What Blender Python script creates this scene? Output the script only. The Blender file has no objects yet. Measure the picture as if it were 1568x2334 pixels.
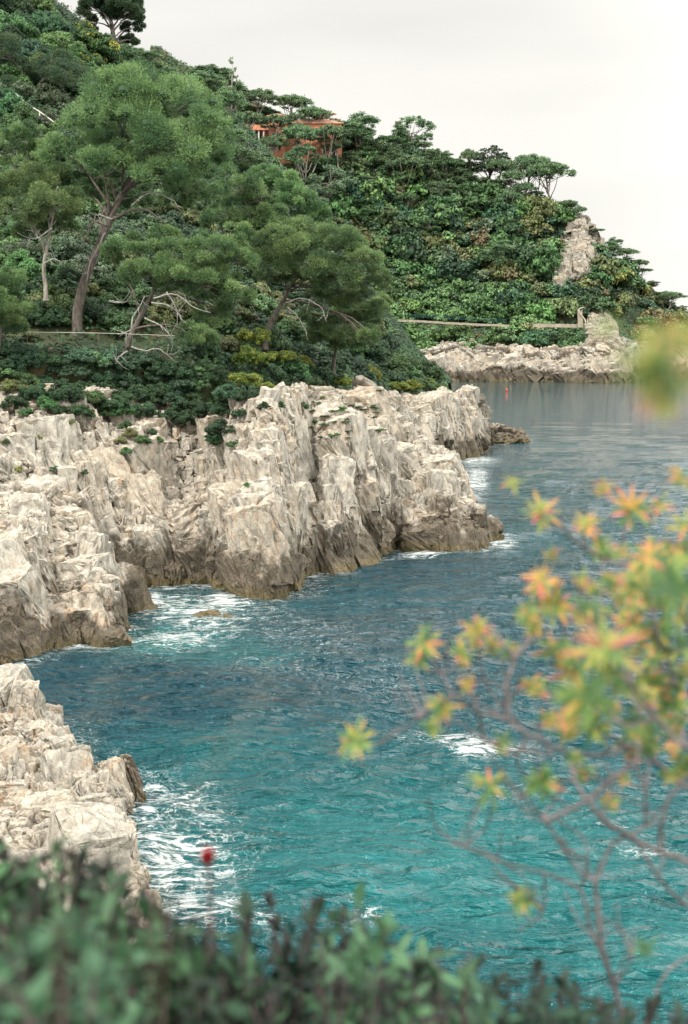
import bpy, math, random
import numpy as np
from mathutils import Vector
sc = bpy.context.scene
C = sc.collection
rad = math.radians
# ---------------------------------------------------------------- camera
F = 1422.0; CU, CV = 344.0, 512.0; HORIZON = 342.0; EYE = 14.0
PITCH = math.atan((CV-HORIZON)/F)
cam_data = bpy.data.cameras.new('camera')
cam = bpy.data.objects.new('camera', cam_data); C.objects.link(cam)
cam.location = (0, 0, EYE); cam.rotation_euler = (math.pi/2-PITCH, 0, 0)
cam_data.sensor_fit = 'VERTICAL'; cam_data.sensor_height = 36; cam_data.sensor_width = 24
cam_data.lens = F*36/1024
cam_data.clip_start = 0.05; cam_data.clip_end = 20000
cam_data.dof.use_dof = True; cam_data.dof.focus_distance = 95; cam_data.dof.aperture_fstop = 4.1
sc.camera = cam
# ---------------------------------------------------------------- light
SUN_EL, SUN_AZ = rad(48), rad(215)          # azimuth clockwise from +Y : behind the camera, to its left
w = bpy.data.worlds.new('World'); sc.world = w; w.use_nodes = True
nt = w.node_tree; nt.nodes.clear()
def N(nt, t, **k):
    n = nt.nodes.new(t)
    for a, b in k.items(): setattr(n, a, b)
    return n
out = N(nt, 'ShaderNodeOutputWorld'); bg = N(nt, 'ShaderNodeBackground')
sky = N(nt, 'ShaderNodeTexSky', sky_type='NISHITA', sun_disc=False, sun_elevation=SUN_EL, sun_rotation=SUN_AZ)
tc = N(nt, 'ShaderNodeTexCoord'); mp = N(nt, 'ShaderNodeMapping'); mp.inputs['Scale'].default_value = (1.6, 1.6, 9)
ns = N(nt, 'ShaderNodeTexNoise'); ns.inputs['Scale'].default_value = 1.5; ns.inputs['Detail'].default_value = 3; ns.inputs['Roughness'].default_value = .42
cr = N(nt, 'ShaderNodeValToRGB')
cr.color_ramp.elements[0].position = .36; cr.color_ramp.elements[0].color = (.83, .81, .77, 1)
cr.color_ramp.elements[1].position = .56; cr.color_ramp.elements[1].color = (.95, .93, .865, 1)
mul = N(nt, 'ShaderNodeVectorMath', operation='SCALE'); mul.inputs['Scale'].default_value = .10
mx = N(nt, 'ShaderNodeMix', data_type='RGBA'); mx.inputs[0].default_value = .97
nt.links.new(tc.outputs['Generated'], mp.inputs['Vector']); nt.links.new(mp.outputs[0], ns.inputs['Vector'])
nt.links.new(ns.outputs['Fac'], cr.inputs[0]); nt.links.new(sky.outputs[0], mul.inputs[0])
nt.links.new(mul.outputs[0], mx.inputs[6]); nt.links.new(cr.outputs[0], mx.inputs[7])
sxyz = N(nt, 'ShaderNodeSeparateXYZ'); nt.links.new(tc.outputs['Generated'], sxyz.inputs[0])
el = N(nt, 'ShaderNodeMapRange', interpolation_type='SMOOTHSTEP'); nt.links.new(sxyz.outputs[2], el.inputs[0])   # overcast: brighter towards the zenith
for i_, v_ in enumerate((.20, .45, .845, 1.7)): el.inputs[i_+1].default_value = v_
mul2 = N(nt, 'ShaderNodeVectorMath', operation='SCALE'); nt.links.new(mx.outputs[2], mul2.inputs[0]); nt.links.new(el.outputs[0], mul2.inputs['Scale'])
gl = N(nt, 'ShaderNodeMapRange', interpolation_type='SMOOTHSTEP'); nt.links.new(sxyz.outputs[0], gl.inputs[0])   # sky brightening added out to the right, for glare on the sea
for i_, v_ in enumerate((.12, .6, 1.0, 1.9)): gl.inputs[i_+1].default_value = v_
mul3 = N(nt, 'ShaderNodeVectorMath', operation='SCALE'); nt.links.new(mul2.outputs[0], mul3.inputs[0]); nt.links.new(gl.outputs[0], mul3.inputs['Scale'])
nt.links.new(mul3.outputs[0], bg.inputs['Color']); bg.inputs['Strength'].default_value = 1.0
nt.links.new(bg.outputs[0], out.inputs[0])
sl = bpy.data.lights.new('sun', 'SUN'); sl.energy = 3.0; sl.angle = rad(7); sl.color = (1, .95, .87)
so = bpy.data.objects.new('sun', sl); C.objects.link(so)
so.rotation_euler = (math.pi/2-SUN_EL, 0, math.pi-SUN_AZ)
sc.view_settings.view_transform = 'Standard'; sc.view_settings.look = 'None'
sc.view_settings.exposure = 0.34; sc.view_settings.gamma = 1
sc.cycles.max_bounces = 5; sc.cycles.diffuse_bounces = 2; sc.cycles.glossy_bounces = 3; sc.cycles.transmission_bounces = 2
sc.cycles.caustics_reflective = False; sc.cycles.caustics_refractive = False

# ---------------------------------------------------------------- picture <-> world helpers (only for choosing positions)
S = 688/1568.0                                # display pixels (1568 wide) to frame pixels
cp, sp = math.cos(PITCH), math.sin(PITCH)
def ray(x, y):
    a = (np.asarray(x, float)*S-CU)/F; b = (CV-np.asarray(y, float)*S)/F
    return a, cp+b*sp, b*cp-sp
def P(x, y, D):
    a, dy, dz = ray(x, y); t = D/dy
    return np.stack([a*t, D+0*a, EYE+dz*t], -1)
def W(x, y, z=0.0):
    a, dy, dz = ray(x, y); t = (z-EYE)/dz
    return np.stack([a*t, dy*t, z+0*a], -1)
def project(p):
    p = np.asarray(p, float); y = p[..., 1]; z = p[..., 2]-EYE
    f = y*cp-z*sp; u = y*sp+z*cp
    return (CU+F*p[..., 0]/f)/S, (CV-F*u/f)/S
# ---------------------------------------------------------------- noise
def hsh(ix, iy, iz, s):
    h = (ix.astype(np.int64)*374761393+iy.astype(np.int64)*668265263+iz.astype(np.int64)*2147483647+s*974711) & 0xffffffff
    h = ((h ^ (h >> 13))*1274126177) & 0xffffffff
    h = ((h ^ (h >> 15))*2246822519) & 0xffffffff
    return ((h ^ (h >> 16)) & 0xffffff)/float(0xffffff)
def vnoise(p, s=0):
    i = np.floor(p).astype(np.int64); f = p-i; f = f*f*(3-2*f); r = 0
    for dx in (0, 1):
        wx = f[:, 0] if dx else 1-f[:, 0]
        for dy in (0, 1):
            wy = f[:, 1] if dy else 1-f[:, 1]
            for dz in (0, 1):
                wz = f[:, 2] if dz else 1-f[:, 2]
                r = r+wx*wy*wz*hsh(i[:, 0]+dx, i[:, 1]+dy, i[:, 2]+dz, s)
    return r*2-1
def fbm(p, s=0, o=4, g=.5):
    r = 0; a = 1; t = 0
    for k in range(o):
        r = r+a*vnoise(p*2.03**k+k*17.3, s+k); t += a; a *= g
    return r/t
def voronoi(p, s=0, jit=.9):
    i = np.floor(p).astype(np.int64); n = len(p)
    f1 = np.full(n, 9.); f2 = np.full(n, 9.); cen = np.zeros((n, 3)); cid = np.zeros((n, 3), np.int64)
    for dx in (-1, 0, 1):
        for dy in (-1, 0, 1):
            for dz in (-1, 0, 1):
                a, b, c = i[:, 0]+dx, i[:, 1]+dy, i[:, 2]+dz
                q = np.stack([a+.5+jit*(hsh(a, b, c, s)-.5), b+.5+jit*(hsh(a, b, c, s+1)-.5), c+.5+jit*(hsh(a, b, c, s+2)-.5)], 1)
                e_ = (q-p)**2; d = np.sqrt(np.sqrt((e_*e_).sum(1)))
                near = d < f1; f2 = np.where(near, f1, np.minimum(f2, d)); f1 = np.where(near, d, f1)
                cen[near] = q[near]; cid[near] = np.stack([a, b, c], 1)[near]
    return f1, f2, cen, cid
def sstep(a, b, x):
    t = np.clip((x-a)/(b-a), 0, 1); return t*t*(3-2*t)
# ---------------------------------------------------------------- mesh helpers
def mesh_np(name, V, Fq, mat=None, smooth=False, attrs=None):
    """V (n,3); Fq (m,k) all faces with k corners, or list of such arrays"""
    if not isinstance(Fq, list): Fq = [Fq]
    Fq = [f for f in Fq if len(f)]
    me = bpy.data.meshes.new(name); V = np.asarray(V, np.float32)
    me.vertices.add(len(V)); me.vertices.foreach_set('co', V.ravel())
    loops = np.concatenate([f.ravel() for f in Fq]).astype(np.int32)
    tot = np.concatenate([np.full(len(f), f.shape[1]) for f in Fq]).astype(np.int32)
    st = np.concatenate([[0], np.cumsum(tot)[:-1]]).astype(np.int32)
    me.loops.add(len(loops)); me.loops.foreach_set('vertex_index', loops)
    me.polygons.add(len(tot)); me.polygons.foreach_set('loop_start', st); me.polygons.foreach_set('loop_total', tot)
    me.polygons.foreach_set('use_smooth', np.full(len(tot), smooth))
    me.update(calc_edges=True)
    for k, a in (attrs or {}).items():
        at = me.attributes.new(k, 'FLOAT', 'POINT'); at.data.foreach_set('value', np.asarray(a, np.float32))
    if mat: me.materials.append(mat)
    return me
def obj(name, me, parent=None, loc=None):
    o = bpy.data.objects.new(name, me); C.objects.link(o)
    if parent: o.parent = parent
    if loc is not None: o.location = loc
    return o
def tag(o, label, cat, group=None, kind=None):
    if label: o['label'] = label
    if cat: o['category'] = cat
    if group: o['group'] = group
    if kind: o['kind'] = kind
    return o
def struct(name, me, label=None, cat=None):
    o = obj(name, me); o['kind'] = 'structure'
    if label: o['label'] = label
    if cat: o['category'] = cat
    return o
def grid_faces(nr, nc):
    a = np.arange(nr*nc).reshape(nr, nc)
    return np.stack([a[:-1, :-1], a[:-1, 1:], a[1:, 1:], a[1:, :-1]], -1).reshape(-1, 4)
def catmull(A, n, axis, sub=None):
    """resample array along axis to n samples by Catmull-Rom; parameter uniform in arc unless given"""
    A = np.moveaxis(np.asarray(A, float), axis, 0); m = len(A)
    t = np.linspace(0, m-1, n) if sub is None else sub
    i = np.clip(np.floor(t).astype(int), 0, m-2); f = (t-i).reshape((-1,)+(1,)*(A.ndim-1))
    g = lambda k: A[np.clip(k, 0, m-1)]
    p0, p1, p2, p3 = g(i-1), g(i), g(i+1), g(i+2)
    r = .5*((2*p1)+(-p0+p2)*f+(2*p0-5*p1+4*p2-p3)*f*f+(-p0+3*p1-3*p2+p3)*f**3)
    return np.moveaxis(r, 0, axis)
def arcparam(A, n, axis):
    """sample parameters roughly uniform in mean arc length"""
    B = np.moveaxis(np.asarray(A, float), axis, 0)
    d = np.sqrt(((B[1:]-B[:-1])**2).sum(-1)).reshape(len(B)-1, -1).mean(1)
    c = np.concatenate([[0], np.cumsum(d)]); return np.interp(np.linspace(0, c[-1], n), c, np.arange(len(c)))
def loft(net, nr, nc):
    net = np.asarray(net, float)
    a = catmull(net, nr, 0, arcparam(net, nr, 0)); return catmull(a, nc, 1, arcparam(a, nc, 1))
def normals(G):
    du = np.gradient(G, axis=1); dv = np.gradient(G, axis=0); n = np.cross(du, dv)
    return n/np.maximum(np.linalg.norm(n, axis=-1, keepdims=True), 1e-9)
def tube(path, r, sides=7, cap=True):
    """round tube along a path of points with radii r -> (V, quads)"""
    p = np.asarray(path, float); r = np.broadcast_to(np.asarray(r, float), (len(p),))
    t = np.gradient(p, axis=0); t /= np.maximum(np.linalg.norm(t, axis=1, keepdims=True), 1e-9)
    up = np.array([0, 1., 0.]) if abs(t[0][2]) > .5 else np.array([0, 0, 1.])
    V = []; n0 = np.cross(t[0], up); n0 /= np.linalg.norm(n0)
    for k in range(len(p)):
        n0 = n0-t[k]*n0.dot(t[k]); n0 /= max(np.linalg.norm(n0), 1e-9); b = np.cross(t[k], n0)
        a = np.arange(sides)*2*math.pi/sides
        V.append(p[k]+r[k]*(np.cos(a)[:, None]*n0+np.sin(a)[:, None]*b))
    V = np.concatenate(V); a = np.arange(len(p)*sides).reshape(len(p), sides); b = np.roll(a, -1, 1)
    Q = np.stack([a[:-1], b[:-1], b[1:], a[1:]], -1).reshape(-1, 4)
    if cap:
        c0 = len(V); V = np.vstack([V, p[0:1], p[-1:]])
        e0 = np.stack([b[0], a[0], np.full(sides, c0), np.full(sides, c0)], 1)[:, :3]
        e1 = np.stack([a[-1], b[-1], np.full(sides, c0+1)], 1)
        return V, [Q, np.vstack([e0, e1])]
    return V, [Q]
def smooth_path(pts, n, jitter=0, rng=None):
    p = catmull(np.asarray(pts, float), n, 0)
    if jitter: p[1:-1] += rng.normal(0, jitter, p[1:-1].shape)
    return p
class Bag:                                      # collects pieces of ONE mesh
    def __init__(s): s.V = []; s.F = {}; s.n = 0; s.A = []
    def add(s, V, Fs, a=0.):
        for f in (Fs if isinstance(Fs, list) else [Fs]):
            if len(f): s.F.setdefault(f.shape[1], []).append(np.asarray(f)+s.n)
        s.V.append(V); s.A.append(np.broadcast_to(np.asarray(a, float), (len(V),))); s.n += len(V)
    def mesh(s, name, mat=None, smooth=False):
        return mesh_np(name, np.concatenate(s.V), [np.concatenate(v) for v in s.F.values()], mat, smooth, {'tint': np.concatenate(s.A)})
def boxV(c, d):
    c = np.asarray(c, float); d = np.asarray(d, float)/2
    V = np.array([[sx, sy, sz] for sz in (-1, 1) for sy in (-1, 1) for sx in (-1, 1)])*d+c
    return V, np.array([[0, 2, 3, 1], [4, 5, 7, 6], [0, 1, 5, 4], [2, 6, 7, 3], [0, 4, 6, 2], [1, 3, 7, 5]])
# ---------------------------------------------------------------- materials
def newmat(name):
    m = bpy.data.materials.new(name); m.use_nodes = True; t = m.node_tree
    return m, t, t.nodes['Principled BSDF']
def ramp(t, stops, src=None):
    r = N(t, 'ShaderNodeValToRGB'); e = r.color_ramp.elements
    while len(e) < len(stops): e.new(.5)
    for i, (p, c) in enumerate(stops): e[i].position = p; e[i].color = tuple(c)+(1,) if len(c) == 3 else c
    if src: t.links.new(src, r.inputs[0])
    return r
def noise(t, scale, detail=4, rough=.55, vec=None, dist=0):
    n = N(t, 'ShaderNodeTexNoise'); n.inputs['Scale'].default_value = scale; n.inputs['Detail'].default_value = detail
    n.inputs['Roughness'].default_value = rough; n.inputs['Distortion'].default_value = dist
    if vec: t.links.new(vec, n.inputs['Vector'])
    return n
def math_(t, op, a, b=None, c=None, clamp=False):
    n = N(t, 'ShaderNodeMath', operation=op, use_clamp=clamp)
    for i, v in enumerate((a, b, c)):
        if v is None: continue
        if isinstance(v, (int, float)): n.inputs[i].default_value = v
        else: t.links.new(v, n.inputs[i])
    return n.outputs[0]
def mixc(t, f, a, b, mode='MIX'):
    n = N(t, 'ShaderNodeMix', data_type='RGBA', blend_type=mode)
    for i, v in ((0, f), (6, a), (7, b)):
        if isinstance(v, (int, float)): n.inputs[i].default_value = v
        elif isinstance(v, tuple): n.inputs[i].default_value = v+(1,)
        else: t.links.new(v, n.inputs[i])
    return n.outputs[2]
def attr(t, name): return N(t, 'ShaderNodeAttribute', attribute_name=name).outputs['Fac']
def geo_pos(t): return N(t, 'ShaderNodeNewGeometry').outputs['Position']
def mapping(t, vec, scale, rot=(0, 0, 0)):
    m = N(t, 'ShaderNodeMapping'); m.inputs['Scale'].default_value = scale; m.inputs['Rotation'].default_value = rot
    t.links.new(vec, m.inputs[0]); return m.outputs[0]
def mrange(t, v, a, b, c=0., d=1.):
    n = N(t, 'ShaderNodeMapRange'); t.links.new(v, n.inputs[0])
    for i, x in enumerate((a, b, c, d)): n.inputs[i+1].default_value = x
    return n.outputs[0]
def bump(t, h, strength, dist, prev=None):
    b = N(t, 'ShaderNodeBump'); b.inputs['Strength'].default_value = strength; b.inputs['Distance'].default_value = dist
    t.links.new(h, b.inputs['Height'])
    if prev: t.links.new(prev, b.inputs['Normal'])
    return b.outputs[0]

def rock_material(name, k=1., wet=3.1, pale=1.):
    """weathered limestone: cream faces, grey lichen, rust streaks, brown splash zone, ochre weed line (k scales the pattern)"""
    m, t, b = newmat(name); pos = geo_pos(t)
    big = noise(t, .35/k, 4, .6, pos).outputs['Fac']; mid = noise(t, 1.6/k, 6, .65, pos).outputs['Fac']
    fine = noise(t, 9/k, 8, .7, pos).outputs['Fac']
    base = ramp(t, [(.25, (.33*pale, .30*pale, .25*pale)), (.5, (.46*pale, .425*pale, .36*pale)), (.75, (.58*pale, .545*pale, .47*pale))], mid).outputs[0]
    tone = attr(t, 'tint')
    base = mixc(t, math_(t, 'MULTIPLY', math_(t, 'POWER', tone, 2.5), .5), base, (.46, .36, .25))
    base = mixc(t, mrange(t, fine, .42, .6, .0, .25), base, (.80, .74, .64))
    grey = math_(t, 'MULTIPLY', mrange(t, noise(t, 1.1/k, 8, .75, mapping(t, pos, (1, 1, .55)), .6).outputs['Fac'], .47, .62), .66)
    base = mixc(t, grey, base, (.20, .195, .175))
    streak = noise(t, 2.2/k, 3, .6, mapping(t, pos, (1.0, 1.0, .5)), .5).outputs['Fac']
    rust = math_(t, 'MULTIPLY', mrange(t, streak, .52, .66), mrange(t, big, .47, .58))
    base = mixc(t, math_(t, 'MULTIPLY', rust, .5), base, (.44, .25, .11))
    pits = noise(t, 4.5/k, 9, .8, pos, .2).outputs['Fac']; base = mixc(t, math_(t, 'MULTIPLY', mrange(t, pits, .43, .34), .75), base, (.10, .09, .075))
    st2 = noise(t, 1.7/k, 5, .65, mapping(t, pos, (1.0, 1.0, .8)), .2).outputs['Fac']
    base = mixc(t, math_(t, 'MULTIPLY', mrange(t, st2, .54, .68), .42), base, (.15, .14, .125))
    base = mixc(t, math_(t, 'MULTIPLY', attr(t, 'crack'), .6), base, (.10, .08, .06))  # fissures coloured darker: dark lichen plus crevice shade painted in
    sep = N(t, 'ShaderNodeSeparateXYZ'); t.links.new(pos, sep.inputs[0]); z = sep.outputs[2]
    zz = math_(t, 'ADD', z, math_(t, 'MULTIPLY', math_(t, 'SUBTRACT', big, .5), 7*k**.5))
    zz = math_(t, 'ADD', zz, math_(t, 'MULTIPLY', math_(t, 'SUBTRACT', mid, .5), 2.2))
    wetf = mrange(t, zz, wet, wet-1.1)
    wetc = ramp(t, [(.32, (.03, .024, .018)), (.5, (.10, .08, .056)), (.7, (.24, .195, .14))], mixc(t, .5, mid, fine)).outputs[0]
    base = mixc(t, math_(t, 'MULTIPLY', wetf, .88), base, wetc)
    zl = math_(t, 'ADD', z, math_(t, 'MULTIPLY', math_(t, 'SUBTRACT', fine, .5), 3.2))
    base = mixc(t, math_(t, 'MULTIPLY', mrange(t, zl, .75, .35), .8), base, ramp(t, [(.35, (.07, .055, .02)), (.6, (.21, .17, .085))], fine).outputs[0])
    t.links.new(base, b.inputs['Base Color']); b.inputs['Roughness'].default_value = .85
    b.inputs['Specular IOR Level'].default_value = .25
    pit = N(t, 'ShaderNodeTexVoronoi', feature='DISTANCE_TO_EDGE'); pit.inputs['Scale'].default_value = 2.2/k
    wv = N(t, 'ShaderNodeVectorMath', operation='ADD'); nn = noise(t, 1.5/k, 4, .6, pos)
    sv = N(t, 'ShaderNodeVectorMath', operation='SCALE'); sv.inputs['Scale'].default_value = .22*k; t.links.new(nn.outputs['Color'], sv.inputs[0])
    t.links.new(mapping(t, pos, (1, 1, .38), (0, .25, 0)), wv.inputs[0]); t.links.new(sv.outputs[0], wv.inputs[1]); t.links.new(wv.outputs[0], pit.inputs['Vector'])
    cracks = mrange(t, pit.outputs['Distance'], 0, .05)
    nb = bump(t, cracks, .6, .06*k); nb = bump(t, mid, .4, .2*k, nb); nb = bump(t, fine, .6, .07*k, nb)
    t.links.new(nb, b.inputs['Normal']); return m
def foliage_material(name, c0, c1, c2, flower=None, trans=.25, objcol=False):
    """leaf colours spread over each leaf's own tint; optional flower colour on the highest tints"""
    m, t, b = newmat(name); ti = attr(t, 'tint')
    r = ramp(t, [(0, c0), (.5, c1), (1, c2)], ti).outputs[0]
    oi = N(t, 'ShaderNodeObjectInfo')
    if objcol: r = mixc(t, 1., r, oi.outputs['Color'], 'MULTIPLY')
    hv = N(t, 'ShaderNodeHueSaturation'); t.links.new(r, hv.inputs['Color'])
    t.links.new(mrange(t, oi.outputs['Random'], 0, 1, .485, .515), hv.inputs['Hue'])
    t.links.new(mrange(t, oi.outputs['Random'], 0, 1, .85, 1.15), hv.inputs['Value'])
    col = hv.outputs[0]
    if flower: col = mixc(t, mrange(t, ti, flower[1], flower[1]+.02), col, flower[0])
    t.links.new(col, b.inputs['Base Color']); b.inputs['Roughness'].default_value = .55; b.inputs['Specular IOR Level'].default_value = .3
    tr = N(t, 'ShaderNodeBsdfTranslucent'); t.links.new(mixc(t, .5, col, (.25, .35, .05), 'MIX') if False else col, tr.inputs[0])
    ms = N(t, 'ShaderNodeMixShader'); ms.inputs[0].default_value = trans
    o = t.nodes['Material Output']; t.links.new(b.outputs[0], ms.inputs[1]); t.links.new(tr.outputs[0], ms.inputs[2]); t.links.new(ms.outputs[0], o.inputs[0])
    return m
def bark_material(name, a, b_, k=1.):
    m, t, b = newmat(name); pos = N(t, 'ShaderNodeTexCoord').outputs['Object']
    n = noise(t, 3/k, 8, .7, mapping(t, pos, (2.5, 2.5, .7)))
    t.links.new(ramp(t, [(.35, a), (.62, b_)], n.outputs['Fac']).outputs[0], b.inputs['Base Color'])
    b.inputs['Roughness'].default_value = .9; t.links.new(bump(t, n.outputs['Fac'], .8, .05*k), b.inputs['Normal']); return m
def plain_material(name, c, rough=.6, var=.15, k=1.):
    m, t, b = newmat(name); n = noise(t, 2/k, 6, .65, geo_pos(t))
    d = tuple(x*(1-var*2) for x in c); e = tuple(min(1, x*(1+var)) for x in c)
    t.links.new(ramp(t, [(.3, d), (.7, e)], n.outputs['Fac']).outputs[0], b.inputs['Base Color'])
    b.inputs['Roughness'].default_value = rough; return m
# ================================================================ ROCKS
def unit_(v): return v/np.maximum(np.linalg.norm(v, axis=-1, keepdims=True), 1e-9)
def rock_disp(G, k=1., amp=1., seed=3, lean=.28, nz=1.):
    """blocky, fissured limestone relief pushed out along the surface normal"""
    sh = G.shape; n = normals(G).reshape(-1, 3); n = unit_(n+np.array([0, -.3, 0])); p = G.reshape(-1, 3)/k
    q = p+.16*np.stack([fbm(p*.5, seed+9, 3), fbm(p*.5+31, seed+10, 3), fbm(p*.5+57, seed+11, 3)], 1)
    q = q+.025*np.stack([vnoise(p*3, seed+12), vnoise(p*3+7, seed+13), vnoise(p*3+13, seed+14)], 1)
    q[:, 0] += lean*q[:, 2]; q[:, 1] += .15*q[:, 2]
    d = .25*fbm(p*.45, seed, 3)-.25; crack = np.zeros(len(p)); tone = None
    for j, (sx, sz, a) in enumerate(((3.1, 7.5, .80), (1.3, 3.9, .40), (.52, 1.7, .15), (.2, .55, .035))):
        f1, f2, cen, cid = voronoi(q/np.array([sx, sx, sz]), seed+20*j)
        r = hsh(cid[:, 0], cid[:, 1], cid[:, 2], seed+5); e = f2-f1
        tv = np.stack([hsh(cid[:, 0], cid[:, 1], cid[:, 2], seed+6+i)-.5 for i in range(3)], 1)
        gap = (hsh(cid[:, 0], cid[:, 1], cid[:, 2], seed+11) > .25)
        wd = (.035, .05, .075, .11)[j]
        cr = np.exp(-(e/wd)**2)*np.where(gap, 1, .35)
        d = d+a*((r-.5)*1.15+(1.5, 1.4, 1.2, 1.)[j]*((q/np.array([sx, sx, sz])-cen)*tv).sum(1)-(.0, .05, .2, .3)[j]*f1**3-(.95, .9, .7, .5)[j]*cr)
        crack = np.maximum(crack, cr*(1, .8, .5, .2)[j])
        if j == 1: tone = r
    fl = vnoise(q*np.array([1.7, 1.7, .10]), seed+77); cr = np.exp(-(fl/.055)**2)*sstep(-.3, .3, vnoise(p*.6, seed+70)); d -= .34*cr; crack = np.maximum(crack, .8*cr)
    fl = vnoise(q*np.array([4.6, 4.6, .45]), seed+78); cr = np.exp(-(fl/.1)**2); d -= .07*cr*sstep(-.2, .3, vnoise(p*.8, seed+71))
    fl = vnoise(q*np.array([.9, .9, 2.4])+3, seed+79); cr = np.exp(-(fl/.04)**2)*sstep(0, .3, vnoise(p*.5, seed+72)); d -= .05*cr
    d += .035*fbm(q*4.5, seed+80, 4)
    V = p*k+n*(d*amp*k)[:, None]*nz
    return V.reshape(sh), crack, tone
import bmesh
def block_template(seed, fine):
    """one joint-bounded limestone block: box with cut and jittered corners, optionally roughened"""
    rng = np.random.default_rng(seed); pts = []
    for sx in (-1, 1):
        for sy in (-1, 1):
            for sz in (-1, 1):
                c = rng.uniform(.12, .5, 3)*rng.choice([.35, 1.]); j = rng.uniform(.82, 1.08, 3)
                for a in range(3):
                    q = np.array([sx, sy, sz], float); q[a] *= 1-c[a]; pts.append(q*j)
    bm = bmesh.new()
    for q in pts: bm.verts.new(q)
    r = bmesh.ops.convex_hull(bm, input=list(bm.verts)); bmesh.ops.delete(bm, geom=[g for g in r['geom_interior'] if isinstance(g, bmesh.types.BMVert)], context='VERTS')
    bmesh.ops.triangulate(bm, faces=list(bm.faces))
    if fine:
        for _ in range(fine): bmesh.ops.subdivide_edges(bm, edges=list(bm.edges), cuts=1, use_grid_fill=True)
        bmesh.ops.triangulate(bm, faces=list(bm.faces))
    bm.verts.ensure_lookup_table(); V = np.array([v.co[:] for v in bm.verts]); Fq = np.array([[v.index for v in f.verts] for f in bm.faces]); bm.free()
    if fine:
        d = unit_(V); V = V*.80+.20*1.22*d*np.array([1, 1, 1]); V = V+d*(.11*fbm(V*1.6+seed, seed, 4)+.02*vnoise(V*7, seed+3))[:, None]
        for i in range(3):                       # a few clean fractures
            a = rng.uniform(0, math.pi); e = V[:, 0]*math.cos(a)+V[:, 1]*math.sin(a)-rng.uniform(-.6, .6)+.08*vnoise(V*2, seed+9+i); V = V-d*(.10*np.exp(-(e/.05)**2))[:, None]
    return V, Fq
BLK = [[block_template(900+i, 0) for i in range(10)], [block_template(930+i, 2) for i in range(10)], [block_template(950+i, 3) for i in range(10)]]
def add_blocks(b, G, V, lim, k, seed, lean, spec):
    rng = np.random.default_rng(seed+1000); N_ = normals(G); off = len(b['V'][0])
    for (count, size, lod, stick) in spec:
        i = rng.integers(8, lim-2, count); j = rng.integers(2, V.shape[1]-2, count)
        # spread by area: reject in dense zones
        a = np.linalg.norm(G[i+1, j]-G[i, j], axis=1)*np.linalg.norm(G[i, j+1]-G[i, j], axis=1); keep = rng.random(count) < a/np.quantile(a, .8)
        for ii, jj in zip(i[keep], j[keep]):
            p = V[ii, jj]*.5+G[ii, jj]*.5
            if p[2] < -.6 or (size > .8 and ii > lim*.80): continue
            n = N_[ii, jj]; s_ = size*k*math.exp(rng.normal(0, .28)); d3 = s_*np.array([rng.uniform(.45, .8), rng.uniform(.45, .7), rng.uniform(.7, 1.45)])
            if n[2] > .75: d3[2] *= .6
            az = math.atan2(n[1], n[0])+math.pi/2; az = round(az/(math.pi/5))*(math.pi/5)+rng.normal(0, .28)
            tx = rng.normal(0, .17); ty = lean*.6+rng.normal(0, .17)
            ca, sa = math.cos(az), math.sin(az); Rz = np.array([[ca, -sa, 0], [sa, ca, 0], [0, 0, 1]])
            Rx = np.array([[1, 0, 0], [0, math.cos(tx), -math.sin(tx)], [0, math.sin(tx), math.cos(tx)]]); Ry = np.array([[math.cos(ty), 0, -math.sin(ty)], [0, 1, 0], [math.sin(ty), 0, math.cos(ty)]])
            TV, TF = BLK[lod][rng.integers(0, len(BLK[lod]))]
            W_ = (TV*d3)@(Ry@Rx@Rz).T+p-unit_(n+[0, 0, -.2])*d3[1]*(1-stick)
            if lod:                                  # fissures that run on from block to block
                q = W_/k+.05*np.stack([vnoise(W_*1.5/k, 5), vnoise(W_*1.5/k, 6), vnoise(W_*1.5/k, 7)], 1); q[:, 0] += lean*q[:, 2]
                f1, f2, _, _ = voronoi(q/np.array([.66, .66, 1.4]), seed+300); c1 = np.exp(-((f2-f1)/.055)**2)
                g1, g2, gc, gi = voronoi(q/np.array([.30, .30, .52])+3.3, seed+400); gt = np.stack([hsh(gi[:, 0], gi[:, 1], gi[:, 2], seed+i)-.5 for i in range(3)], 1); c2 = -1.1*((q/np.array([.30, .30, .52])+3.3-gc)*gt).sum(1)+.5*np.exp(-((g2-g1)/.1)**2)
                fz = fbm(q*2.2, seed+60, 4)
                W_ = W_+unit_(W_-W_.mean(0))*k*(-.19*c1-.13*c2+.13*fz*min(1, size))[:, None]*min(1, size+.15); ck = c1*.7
            else: ck = np.zeros(len(W_))
            b['V'].append(W_); b['F'].append(TF+off); off += len(W_); b['c'].append(ck); b['t'].append(np.full(len(W_), rng.random()))
def rock_object(name, net, nr, nc, mat, k=1., amp=1., seed=3, lean=.28, blocks=None, lim=None):
    G = loft(net, nr, nc); V, cr, tn = rock_disp(G, k, amp, seed, lean)
    lim = int(np.searchsorted(arcparam(net, nr, 0), len(net)-3+.3)) if lim is None else lim
    b = {'V': [V.reshape(-1, 3)], 'F': [grid_faces(nr, nc)], 'c': [cr], 't': [tn]}
    if blocks: add_blocks(b, G, V, lim, k, seed, lean, blocks)
    T = [f for f in b['F'] if f.shape[1] == 3]
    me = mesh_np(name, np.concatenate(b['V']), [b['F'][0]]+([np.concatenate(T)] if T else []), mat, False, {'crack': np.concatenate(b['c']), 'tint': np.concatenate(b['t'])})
    return G, V[:lim], me
ROCK = rock_material('limestone'); CRAGROCK = rock_material('grey_limestone', 2.2, 3, .72); WETROCK = rock_material('wet_limestone', .8, 9, .5); ROCKLOW = rock_material('shore_limestone', .8, 1.2, .86); ROCKFAR = rock_material('far_limestone', 3.2, 5.0, .85)
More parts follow.
